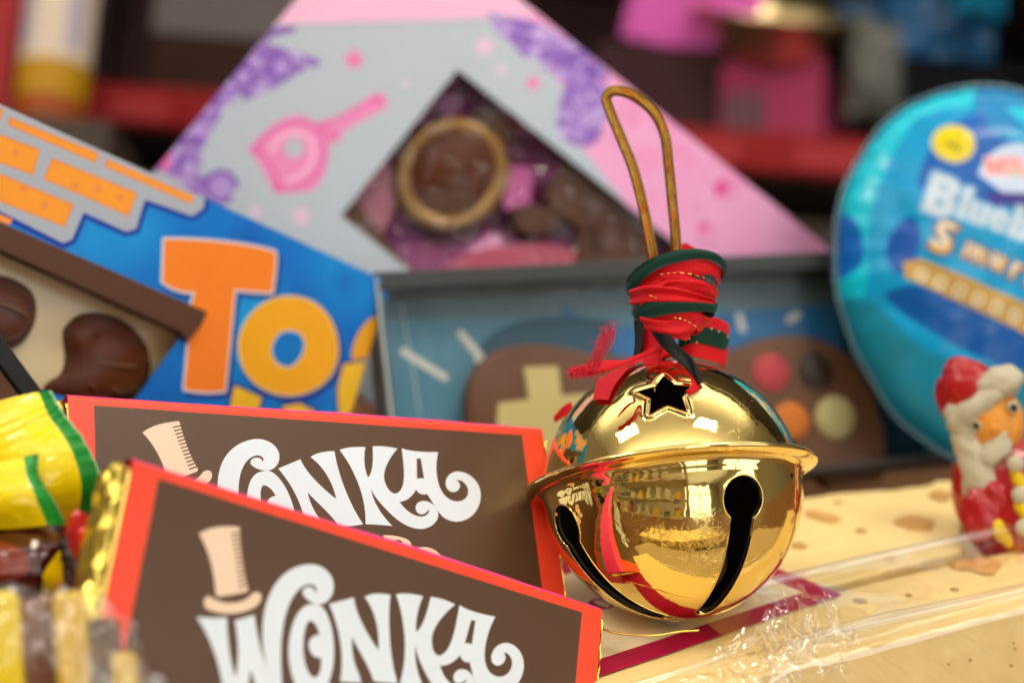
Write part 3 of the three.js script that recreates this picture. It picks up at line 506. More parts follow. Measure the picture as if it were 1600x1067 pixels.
  function foilEnd(sign) { // folded foil at the end of the bar, pushed out past the sleeve
    const ny = 64, nz = 22, pos = [], idx = [], L = 0.0024;
    for (let i = 0; i <= ny; i++) for (let j = 0; j <= nz; j++) {
      const v = i / ny, w = j / nz, a = (w - 0.5) * Math.PI, e = Math.min(1, Math.min(v, 1 - v) * 14), k = Math.sqrt(Math.max(0, 1 - (1 - e) ** 2));
      const fold = 0.00075 * N3(v * 13, w * 5, sign * 4) + 0.00045 * N3(v * 34, w * 12, 2) + 0.0005 * Math.abs(N3(v * 8 + w * 5, 3, 7));
      const out = (L * Math.cos(a) * 0.9 + 0.0006) * k + fold;
      pos.push(sign * out, -0.0006 - (Hd - 0.0012) * v + 0.0003 * N3(v * 20, w * 6, 5), -Td / 2 + (Td / 2 - 0.0002 + 0.0009 * Math.cos(a)) * Math.sin(a) * (0.25 + 0.75 * k) + fold * 0.6);
    }
    for (let i = 0; i < ny; i++) for (let j = 0; j < nz; j++) { const a = i * (nz + 1) + j, b = a + nz + 1; idx.push(a, b, a + 1, b, b + 1, a + 1); }
    const g = new THREE.BufferGeometry(); g.setAttribute('position', new THREE.Float32BufferAttribute(pos, 3)); g.setIndex(idx); g.computeVertexNormals(); return g;
  }
  const sl = sleeve(), blk = foilBlock(), eL = foilEnd(-1).translate(-Wd - 0.0002, 0, 0), eR = foilEnd(1).scale(0.35, 1, 1).translate(0.0001, 0, 0);
  const foilM = std(lin(0.9, 0.68, 0.13), 0.24, { metalness: 1, bumpMap: reliefSoft, bumpScale: 0.0002 });
  for (const [f, label] of [[F, 'orange and brown sleeved chocolate bar in front, its lettering cut off below'], [Bk, 'orange and brown sleeved chocolate bar standing behind, its right end at the bell']]) {
    const origin = f.world(-Wd / 2, -Hd, 0), bar = thing('chocolate_bar', label, 'chocolate bar', origin, f.quat, 'sleeved chocolate bars');
    const to = (g) => g.clone().translate(Wd / 2, Hd, 0);
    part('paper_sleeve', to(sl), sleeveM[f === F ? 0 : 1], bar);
    part('foil_wrap', to(blk), M.foil, bar); part('foil_end', to(eL), foilM, bar); part('foil_end', to(eR), foilM, bar);
  }
  // a loose gold thread from the front bar's corner to under the bell
  solo('gold_thread', 'thin loose gold thread between the front chocolate bar and the bell', 'thread', tube([[940, 982, 0.343], [958, 988, 0.342], [990, 992, 0.341], [1030, 992, 0.341], [1062, 987, 0.342], [1092, 985, 0.343]].map((c) => P(...c)), 0.00022, 60, 8), M.foil);
}

// ------------------------------------------------------------------ nougat slabs, their label and their clear film
const TOP = BELL.centre.y - BELL.R - 0.0006;                       // height of the slab tops, where the bell rests
function G(px, py, y = TOP) { // sight line through a pixel down to a level
  const o = camera.position, d = P(px, py, 1).sub(o), t = (y - o.y) / d.y; return o.clone().addScaledVector(d, t);
}
function slab(outline, thick, rough, cell = 0.0013) { // block with an uneven cut edge; outline = world points at TOP, counter-clockwise seen from above
  const sh = new THREE.Shape(), pts = [];
  for (let i = 0; i < outline.length; i++) { const a = outline[i], b = outline[(i + 1) % outline.length], n = Math.max(1, Math.round(a.distanceTo(b) / 0.0022)); for (let k = 0; k < n; k++) { const q = a.clone().lerp(b, k / n), j = rough * N3(q.x * 260, q.z * 260, 1) + rough * 0.6 * N3(q.x * 700, q.z * 700, 4); pts.push(new THREE.Vector2(q.x + j, -(q.z + j * 0.8))); } }
  sh.setFromPoints(pts);
  const geo = new THREE.ExtrudeGeometry(sh, { depth: thick, bevelEnabled: true, bevelSize: 0.0009, bevelOffset: -0.0009, bevelThickness: 0.0009, bevelSegments: 4, steps: 8 }).rotateX(-Math.PI / 2).translate(0, TOP - thick - 0.0009, 0);
  const g = mergeVertices(geo.deleteAttribute('normal').deleteAttribute('uv'), 1e-6); g.computeVertexNormals();
  const p = g.attributes.position, n = g.attributes.normal;
  for (let i = 0; i < p.count; i++) { const side = 1 - Math.abs(n.getY(i)), h = side * (0.0005 * N3(p.getX(i) * 180, p.getY(i) * 300, p.getZ(i) * 180) + 0.0003 * N3(p.getX(i) * 600, p.getY(i) * 800, p.getZ(i) * 600)); p.setXYZ(i, p.getX(i) + n.getX(i) * h, p.getY(i), p.getZ(i) + n.getZ(i) * h); }
  const uv = new Float32Array(p.count * 2); for (let i = 0; i < p.count; i++) { uv[i * 2] = (p.getX(i) + p.getY(i) * 0.7) * 20; uv[i * 2 + 1] = (p.getZ(i) - p.getY(i)) * 20; }
  g.setAttribute('uv', new THREE.BufferAttribute(uv, 2)); g.computeVertexNormals();
  return new THREE.BufferGeometry().copy(g);
}
{
  const nougatT = canvas(512, 512, (g) => {
    g.fillStyle = 'rgb(238,209,142)'; g.fillRect(0, 0, 512, 512);
    for (let i = 0; i < 240; i++) { g.fillStyle = `rgba(${rnd() < 0.5 ? '255,240,196' : '222,190,120'},${rnd(0.03, 0.1)})`; g.beginPath(); g.ellipse(rnd(0, 512), rnd(0, 512), rnd(5, 40), rnd(3, 18), rnd(0, 3), 0, 7); g.fill(); }
    for (let i = 0; i < 130; i++) { g.fillStyle = `rgba(196,150,84,${rnd(0.08, 0.3)})`; g.beginPath(); g.ellipse(rnd(0, 512), rnd(0, 512), rnd(0.6, 2.6), rnd(0.6, 2), rnd(0, 3), 0, 7); g.fill(); }
  });
  nougatT.wrapS = nougatT.wrapT = THREE.RepeatWrapping;
  const nougatM = phy(0xffffff, 0.5, { map: nougatT, bumpMap: reliefSoft, bumpScale: 0.00022 });
  const nutM = std(css(214, 164, 96), 0.55, { bumpMap: reliefFine, bumpScale: 0.0004 });
  const nut = (px, py, r, parent, y = TOP) => {
    const c = G(px, py, y), g = new THREE.SphereGeometry(r, 16, 12), p = g.attributes.position;
    for (let i = 0; i < p.count; i++) { const v = V(p.getX(i), p.getY(i), p.getZ(i)), k = 1 + 0.75 * N3(v.x * 260 + px, v.y * 260, v.z * 260 + py) + 0.2 * N3(v.x * 800, v.y * 800, v.z * 800); p.setXYZ(i, v.x * k * 1.25, v.y * k * 0.42, v.z * k * 1.25); }
    g.computeVertexNormals(); partW('nut_piece', g.translate(c.x, c.y - r * 0.12, c.z), nutM, parent);
  };
  const at0 = (c) => V(c.x, 0, c.z);
  const a = [[1258, 777], [1330, 768], [1400, 764], [1452, 757], [1462, 750], [1496, 750], [1500, 800], [1508, 858], [1330, 905], [1180, 935], [1000, 985], [900, 970], [880, 860], [1000, 800], [1180, 782]].map((q) => G(...q));
  const s1 = thing('nougat_slab', 'cream nougat slab with brown nuts lying behind the gold bell', 'nougat', at0(G(1250, 850)), null);
  partW('nougat_body', slab([...a].reverse(), 0.016, 0.0006), nougatM, s1);
  for (const [x, y, r] of [[1286, 808, 0.0034], [1433, 821, 0.0036], [1470, 777, 0.0028], [1345, 830, 0.0012], [1250, 853, 0.0022], [1390, 872, 0.0012], [1310, 785, 0.0009]]) nut(x, y, r, s1);
  const dir = V(0.874, 0, -0.485), nrm = V(0.485, 0, 0.874), o = G(1330, 1019), q = (u, v) => o.clone().addScaledVector(dir, u).addScaledVector(nrm, v);
  const s2 = thing('nougat_slab', 'cream nougat slab in clear film, nearest in the lower right corner', 'nougat', at0(q(0, -0.012)), null);
  partW('nougat_body', slab([q(-0.066, -0.0265), q(-0.066, 0.0005), q(-0.03, 0), q(-0.006, 0.0006), q(0.0, 0.0002), q(0.006, -0.0012), q(0.012, 0.0004), q(0.035, 0), q(0.085, -0.0004), q(0.085, -0.0265), q(0.04, -0.027)], 0.019, 0.0007), nougatM, s2);
  for (const [x, y, r] of [[1528, 884, 0.0042], [1508, 889, 0.002], [1492, 921, 0.0009], [1345, 940, 0.0013], [1420, 930, 0.0006], [1318, 922, 0.0006]]) nut(x, y, r, s2, TOP);
  for (let i = 0; i < 7; i++) { const c = q(rnd(-0.03, 0.07), 0.0008), g = new THREE.SphereGeometry(rnd(0.0002, 0.0006), 8, 6); partW('nut_piece', g.translate(c.x, TOP - rnd(0.002, 0.014), c.z), nutM, s2); }
  // film round the near slab, open twist at its left end
  const fr = [];
  const filmRow = (u, k) => [[-0.034, 0.001 + 0.0016 * k], [-0.03, 0.0055], [-0.022, 0.0052 + 0.0006 * k], [-0.012, 0.0040 - 0.0004 * k], [-0.0045, 0.0032], [-0.001, 0.0042], [0.0022, 0.0038], [0.0042, 0.001], [0.0038, -0.007], [0.0026, -0.018]].map(([v, y]) => q(u, v).setY(TOP + y));
  const fc = [-0.024, -0.012, 0, 0.012, 0.026, 0.045, 0.065, 0.088].map((u, i) => new THREE.CatmullRomCurve3(filmRow(u, Math.sin(i * 2.1)), false, 'centripetal'));
  {
    const nu = 130, nv = 60, pos = [], idx = [];
    for (let j = 0; j <= nv; j++) { const c = new THREE.CatmullRomCurve3(fc.map((k) => k.getPoint(j / nv)), false, 'centripetal'); for (let i = 0; i <= nu; i++) { const p = c.getPoint(i / nu), w = Math.max(0, 1 - i / nu * 2.2); p.y += (0.0005 + 0.0012 * w) * N3(i * 0.04, j * 0.05, 2) + 0.00012 * N3(i * 0.12, j * 0.2, 7); p.z += 0.0006 * w * N3(i * 0.11, j * 0.2, 4); pos.push(p.x, p.y, p.z); } }
    for (let j = 0; j < nv; j++) for (let i = 0; i < nu; i++) { const A = j * (nu + 1) + i, D = A + nu + 1; idx.push(A, D, A + 1, A + 1, D, D + 1); }
    const g = new THREE.BufferGeometry(); g.setAttribute('position', new THREE.Float32BufferAttribute(pos, 3)); g.setIndex(idx); g.computeVertexNormals();
    partW('clear_film', g, M.film, s2);
  }
  for (const [pts, r] of [[[[1135, 926, 0.006], [1250, 898, 0.0065], [1380, 868, 0.0062], [1500, 842, 0.0066], [1640, 812, 0.0062]], 0.0011], [[[1236, 1008, 0.0035], [1330, 980, 0.0042], [1450, 954, 0.0045], [1560, 930, 0.0042], [1660, 908, 0.0042]], 0.0014], [[[960, 1082, 0.003], [1060, 1050, 0.0045], [1150, 1016, 0.0055], [1215, 985, 0.006]], 0.0009]])
    partW('film_fold', new THREE.TubeGeometry(new THREE.CatmullRomCurve3(pts.map(([x, y, h]) => G(x, y, TOP + h)), false, 'centripetal'), 120, r, 14), M.film, s2);
  const crumple = (rows, name, amp, k, label) => partW(name, sheet(rows, 110, 90, (u, v) => amp * (1.2 * N3(u * 4 * k, v * 3 * k, 1) + 0.8 * Math.abs(N3(u * 8 * k + v * 3, v * 4 * k, 5)) + 0.12 * N3(u * 22, v * 16, 8) + 0.4 * Math.sin((u * 1.1 + v * 0.35 + 0.25 * N3(u * 3, v * 3, 6)) * 26))), M.film, s2, label);
  crumple([[[1190, 1010, 0.33], [1205, 965, 0.334], [1228, 928, 0.338], [1246, 922, 0.339]], [[1205, 1050, 0.326], [1235, 1000, 0.328], [1262, 955, 0.334], [1272, 938, 0.338]], [[1235, 1085, 0.322], [1275, 1035, 0.325], [1300, 985, 0.33], [1300, 960, 0.337]], [[1290, 1100, 0.322], [1325, 1060, 0.326], [1335, 1010, 0.331], [1330, 985, 0.337]]], 'film_twist', 0.0026, 1.1, 'crumpled clear end of the film');
  crumple([[[1010, 1090, 0.318], [1080, 1050, 0.323], [1150, 1000, 0.33], [1215, 950, 0.337]], [[1080, 1110, 0.316], [1140, 1060, 0.32], [1200, 1020, 0.326], [1262, 965, 0.333]], [[1150, 1130, 0.315], [1200, 1095, 0.318], [1250, 1060, 0.322], [1300, 1000, 0.331]]], 'film_twist', 0.0013, 0.7, 'crumpled clear end of the film');
  // printed label under the bell
  const lo = G(932, 1062), ldir = V(0.8, 0, -0.6), ln = V(0.6, 0, 0.8), LW = 0.07, LH = 0.052;
  const labT = canvas(1120, 832, (g, w, h) => {
    g.fillStyle = 'rgb(240,222,182)'; g.fillRect(0, 0, w, h);
    g.fillStyle = 'rgb(176,18,66)'; const b = 98; g.fillRect(0, 0, w, b); g.fillRect(0, h - b, w, b); g.fillRect(0, 0, b, h); g.fillRect(w - b, 0, b, h);
    g.fillStyle = 'rgb(150,22,50)'; g.textAlign = 'center'; g.font = 'bold 170px serif'; g.fillText('Nougat', w * 0.46, h * 0.52); g.font = 'bold 92px serif'; g.fillText('Gard', w * 0.62, h * 0.74);
    grain(g, w, h, 9000, 0.06, 3);
  });
  {
    const n = 40, m = 28, pos = [], uv = [], idx = [];
    for (let i = 0; i <= n; i++) for (let j = 0; j <= m; j++) { const u = i / n, v = j / m, c = lo.clone().addScaledVector(ldir, u * LW).addScaledVector(ln, -v * LH); pos.push(c.x, TOP + 0.0005 + 0.0002 * N3(u * 4, v * 4, 3), c.z); uv.push(u, v); }
    for (let i = 0; i < n; i++) for (let j = 0; j < m; j++) { const A = i * (m + 1) + j, D = A + m + 1; idx.push(A, D, A + 1, D, D + 1, A + 1); }
    const g = new THREE.BufferGeometry(); g.setAttribute('position', new THREE.Float32BufferAttribute(pos, 3)); g.setAttribute('uv', new THREE.Float32BufferAttribute(uv, 2)); g.setIndex(idx); g.computeVertexNormals();
    solo('paper_label', 'cream paper label with crimson border lying under the bell', 'label', g, std(0xffffff, 0.42, { map: labT }));
  }
  const s3 = thing('nougat_slab', 'cream nougat slab farthest forward, mirrored low in the bell', 'nougat', at0(G(1000, 1300, 0.02)), null);
  partW('nougat_body', slab([V(-0.03, TOP, -0.235), V(-0.03, TOP, -0.17), V(0.11, TOP, -0.17), V(0.11, TOP, -0.235)], 0.016, 0.0006).translate(0, -0.012, 0), nougatM, s3);
  // cardboard tray that carries the slabs
  const tr = thing('cardboard_tray', 'low brown cardboard tray under the nougat slabs', 'tray', V(0.06, 0, -0.34), new THREE.Quaternion().setFromAxisAngle(V(0, 1, 0), 0.25));
  part('tray_top', rbox(0.19, 0.0016, 0.16, 0.0007, 0, TOP - 0.0192, 0), M.card, tr);
  for (const [x, z, w, d] of [[0, 0.0785, 0.19, 0.002], [0, -0.0785, 0.19, 0.002], [-0.094, 0, 0.002, 0.154], [0.094, 0, 0.002, 0.154]]) part('tray_wall', box(w, TOP - 0.021, d, x, (TOP - 0.021) / 2, z), M.card, tr);
}

Face.prototype.offset = function (d) { const f = Object.create(Face.prototype); Object.assign(f, this); f.o = this.o.clone().addScaledVector(this.n, d); return f; };
const local = (geo, x, y) => geo.translate(-x, -y, 0);

// ------------------------------------------------------------------ blue carton with orange bricks and a window
{
  const f = new Face(330, 470, 0.42, -24.5, 36, 14);
  const [xr, yt] = f.uv(610, 442), xl = xr - 0.145, h = 0.062, w = xr - xl, yb = yt - h;
  const baseX = (xl + xr) / 2;
  const art = print(f, xl, yb, w, h, 10500, (g, o) => {
    g.fillStyle = 'rgb(0,122,214)'; g.fillRect(0, 0, o.cw, o.ch);
    for (let i = 0; i < 16; i++) { const [x, y] = o.T(rnd(140, 620), rnd(340, 660)), r = rnd(60, 200), gr = g.createRadialGradient(x, y, 0, x, y, r); const c = rnd() < 0.55 ? '20,176,240' : '0,92,190'; gr.addColorStop(0, `rgba(${c},0.6)`); gr.addColorStop(1, `rgba(${c},0)`); g.fillStyle = gr; g.fillRect(x - r, y - r, 2 * r, 2 * r); }
    // wall of bricks: outline, mortar, bricks
    const wall = 'M-120,110 L0,163 L320,308 L318,325 L300,338 L226,312 L212,358 L196,362 L130,332 L112,374 L98,380 L-120,270 Z';
    o.line(wall, 'rgb(14,58,170)', 2.4); o.fill(wall, 'rgb(176,186,198)'); 
    const Z6 = [0, 150, 4.447], br = (t) => { o.fill(t, 'rgb(255,164,44)', Z6); o.line(t, 'rgb(238,140,84)', 0.35, Z6); };
    br('M60,150 L680,400 L660,460 L60,200 Z'); br('M735,440 L1345,700 L1325,745 L735,490 Z'); br('M-600,-180 L10,90 L0,165 L-600,-100 Z');
    br('M-60,250 L270,375 L225,545 L-60,440 Z'); br('M360,435 L945,675 L890,830 L305,575 Z'); br('M-60,520 L505,755 L445,905 L-60,710 Z'); br('M-400,110 L-110,230 L-110,420 L-400,300 Z'); br('M-60,800 L80,860 L60,890 L-60,850 Z');
    for (const [x, y] of [[105, 390], [520, 620], [680, 640], [835, 700], [160, 640], [305, 760]]) { const [a, b] = o.T(x / Z6[2], 150 + y / Z6[2]); g.fillStyle = 'rgba(244,146,84,0.9)'; g.beginPath(); g.arc(a, b, 9, 0, 7); g.fill(); }
    // lettering
    const Z3 = [0, 140, 2.0516];
    const T = 'M525,480 C640,480 780,490 880,520 Q890,530 872,650 Q800,648 752,640 L720,965 Q650,975 590,960 L615,680 L625,650 Q560,650 520,615 Z';
    o.line(T, 'rgb(16,56,150)', 1.6, [Z3[0] + 4, Z3[1] + 6, Z3[2]]); o.line(T, 'rgb(228,232,238)', 1.15, Z3); o.fill(T, 'rgb(255,138,36)', Z3);
    const O = 'M920,665 C1040,665 1085,760 1082,850 C1070,940 990,980 920,978 C820,970 762,900 765,810 C780,720 850,668 920,665 Z', Oi = 'M925,775 C890,775 872,810 872,840 C880,885 915,890 930,886 C960,870 975,840 974,810 C965,780 945,775 925,775 Z';
    o.line(O, 'rgb(16,56,150)', 1.8, [Z3[0] + 4, Z3[1] + 7, Z3[2]]); o.line(O, 'rgb(232,214,160)', 0.9, Z3); o.fill(O, 'rgb(250,178,24)', Z3); o.line(Oi, 'rgb(228,226,210)', 0.7, Z3); o.fill(Oi, 'rgb(0,124,212)', Z3);
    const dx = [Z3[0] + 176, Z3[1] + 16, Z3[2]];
    o.line(O, 'rgb(16,56,150)', 1.8, [dx[0] + 4, dx[1] + 7, dx[2]]); o.fill(O, 'rgb(238,168,24)', dx); o.fill(Oi, 'rgb(10,80,170)', dx);  // second O in darker tones, painting the shade of the tray on it
    const yl = (t) => { o.line(t, 'rgb(16,56,150)', 1.4, Z3); o.fill(t, 'rgb(246,196,40)', Z3); };
    yl('M750,948 L838,985 L815,1100 L720,1090 Z'); yl('M905,1015 L960,1005 L1010,1030 L1000,1100 L900,1100 Z'); yl('M1100,880 L1170,870 L1190,1020 L1090,1090 L1080,960 Z');
    grain(g, o.cw, o.ch, 9000, 0.04, 3);
  });
  const t = thing('chocolate_carton', 'blue carton with orange brick print, lettered in orange, window at its left', 'carton', f.world(baseX, yb), f.quat, 'chocolate cartons');
  const toL = (g) => local(g, baseX, yb);
  const sh = new THREE.Shape([[xl, yb], [xr, yb], [xr, yt], [xl, yt]].map((p) => new THREE.Vector2(...p)));
  const holePx = [[-110, 322], [300, 500], [196, 646], [-60, 700]].map((p) => new THREE.Vector2(...f.uv(...p)));
  sh.holes.push(new THREE.Path(holePx));
  const front = extrude(sh, 0.0006).translate(0, 0, -0.0006);
  part('printed_front', toL(planarUV(front, xl, yb, w, h)), phy(0xffffff, 0.5, { map: art, clearcoat: 0.05, clearcoatRoughness: 0.3 }), t);
  const side = std(css(12, 84, 170), 0.45), D = 0.024;
  part('carton_side', box(w, 0.0006, D, 0, h - 0.0003, -0.0006 - D / 2), side, t); part('carton_side', box(w, 0.0006, D, 0, 0.0003, -0.0006 - D / 2), side, t);
  part('carton_side', box(0.0006, h - 0.0012, D, w / 2 - 0.0003, h / 2, -0.0006 - D / 2), side, t); part('carton_side', box(0.0006, h - 0.0012, D, -w / 2 + 0.0003, h / 2, -0.0006 - D / 2), side, t);
  // window surround: a brown ledge along the upper edge
  const ledge = shapeFrom(f, 'M-110,302 L318,487 L309,507 L286,535 L276,520 L-110,346 Z');
  part('window_frame', toL(extrude(ledge, 0.0042, 0.0006).translate(0, 0, -0.002)), M.brownCard, t);
  // cream tray and chocolates a little deeper
  const b = f.offset(-0.0085), tray = shapeFrom(b, 'M-120,330 L330,505 L190,680 L-60,740 Z');
  part('plastic_tray', toL(extrude(tray, 0.0008).translate(0, 0, -0.0088)), phy(css(226, 200, 138), 0.25, { clearcoat: 0.5 }), t);
  const c = f.offset(-0.004);
  const dome = (text, x, y, hh, zb) => { // moulded piece: outline in plan, rounded over the top
    const pts = shapeFrom(c, text).getSpacedPoints(90), [u0, v0] = c.uv(x, y), n = 90, m = 18, pos = [], idx = [];
    for (let i = 0; i <= n; i++) for (let j = 0; j <= m; j++) { const q = j / m, p = pts[i % n]; pos.push(u0 + (p.x - u0) * q, v0 + (p.y - v0) * q, zb + hh * Math.pow(Math.max(0, 1 - q ** 3.2), 0.55)); }
    for (let i = 0; i < n; i++) for (let j = 0; j < m; j++) { const A = i * (m + 1) + j, D = A + m + 1; idx.push(A, A + 1, D, D, A + 1, D + 1); }
    const g = new THREE.BufferGeometry(); g.setAttribute('position', new THREE.Float32BufferAttribute(pos, 3)); g.setIndex(idx);
    const w = mergeVertices(g, 1e-6); w.computeVertexNormals(); return w;
  };
  const gloss = phy(css(92, 44, 22), 0.24, { specularIntensity: 0.15, clearcoat: 0.1, clearcoatRoughness: 0.08 });
  const p1 = part('chocolate_piece', toL(dome('M118,500 C130,484 160,482 185,490 C215,500 242,525 247,560 C252,592 235,618 200,635 C160,650 100,648 76,625 C66,605 86,596 100,588 C112,574 110,550 106,530 C104,515 110,506 118,500 Z', 168, 572, 0.0062, -0.009)), gloss, t);
  const p2 = part('chocolate_piece', toL(dome('M-50,440 C-10,416 40,428 60,455 C74,480 66,510 50,532 C36,552 0,560 -50,545 Z', 5, 488, 0.0062, -0.009)), gloss, t);
  const ridge = (text, x, y, q, zb, hh, parent) => { const [u0, v0] = c.uv(x, y), h = zb + hh * Math.pow(1 - q ** 3.2, 0.55) + 0.0001; part('mould_line', toL(new THREE.TubeGeometry(new THREE.CatmullRomCurve3(shapeFrom(c, text).getSpacedPoints(60).slice(0, 60).map((p) => V(u0 + (p.x - u0) * q, v0 + (p.y - v0) * q, h)), true), 120, 0.00035, 6, true)), gloss, parent); };
  ridge('M118,500 C130,484 160,482 185,490 C215,500 242,525 247,560 C252,592 235,618 200,635 C160,650 100,648 76,625 C66,605 86,596 100,588 C112,574 110,550 106,530 C104,515 110,506 118,500 Z', 168, 572, 0.66, -0.009, 0.0062, p1);
  ridge('M-50,440 C-10,416 40,428 60,455 C74,480 66,510 50,532 C36,552 0,560 -50,545 Z', 5, 488, 0.66, -0.009, 0.0062, p2);
  for (const [x, y] of [[142, 606], [178, 612], [150, 520]]) { const [u, v] = c.uv(x, y); part('raised_dot', toL(new THREE.SphereGeometry(0.0011, 14, 10).translate(u, v, -0.0035)), gloss, p1); }
  part('tan_line', toL(tube([[150, 566], [175, 570], [205, 572]].map(([x, y]) => { const [u, v] = c.uv(x, y); return V(u, v, -0.0022); }), 0.0004, 12, 6)), std(css(120, 84, 54), 0.5), p1);  // thin tan tube laid on the chocolate
  part('tan_line', toL(tube([[-10, 474], [15, 482], [38, 492]].map(([x, y]) => { const [u, v] = c.uv(x, y); return V(u, v, -0.0023); }), 0.0004, 12, 6)), std(css(120, 84, 54), 0.5), p2);
  const pane = toL(new THREE.PlaneGeometry(0.1, 0.06, 60, 40).translate(...f.uv(120, 560), 0)); { const p = pane.attributes.position; for (let i = 0; i < p.count; i++) p.setZ(i, -0.0012 + 0.00012 * N3(p.getX(i) * 60, p.getY(i) * 60, 3)); pane.computeVertexNormals(); }
  part('clear_window', pane, phy(lin(0.97, 0.98, 0.99), 0.02, { transmission: 1, thickness: 0, ior: 1.5, specularIntensity: 0.12 }), t);
  // carton corner at the far left edge
  const f2 = new Face(20, 600, 0.362, -56, 10, 20), k = thing('chocolate_carton', 'brown carton corner with a black edge at the far left', 'carton', f2.world(0, -0.012), f2.quat, 'chocolate cartons');
  const [ex, ey] = f2.uv(0, 538);
  part('carton_body', rbox(0.05, 0.03, 0.012, 0.0006, 0, ey + 0.012 - 0.018, -0.0065), M.brownCard, k);
  part('black_edge', rbox(0.051, 0.004, 0.0135, 0.0006, 0, ey + 0.012 - 0.0008, -0.0065), M.blackCard, k);
}

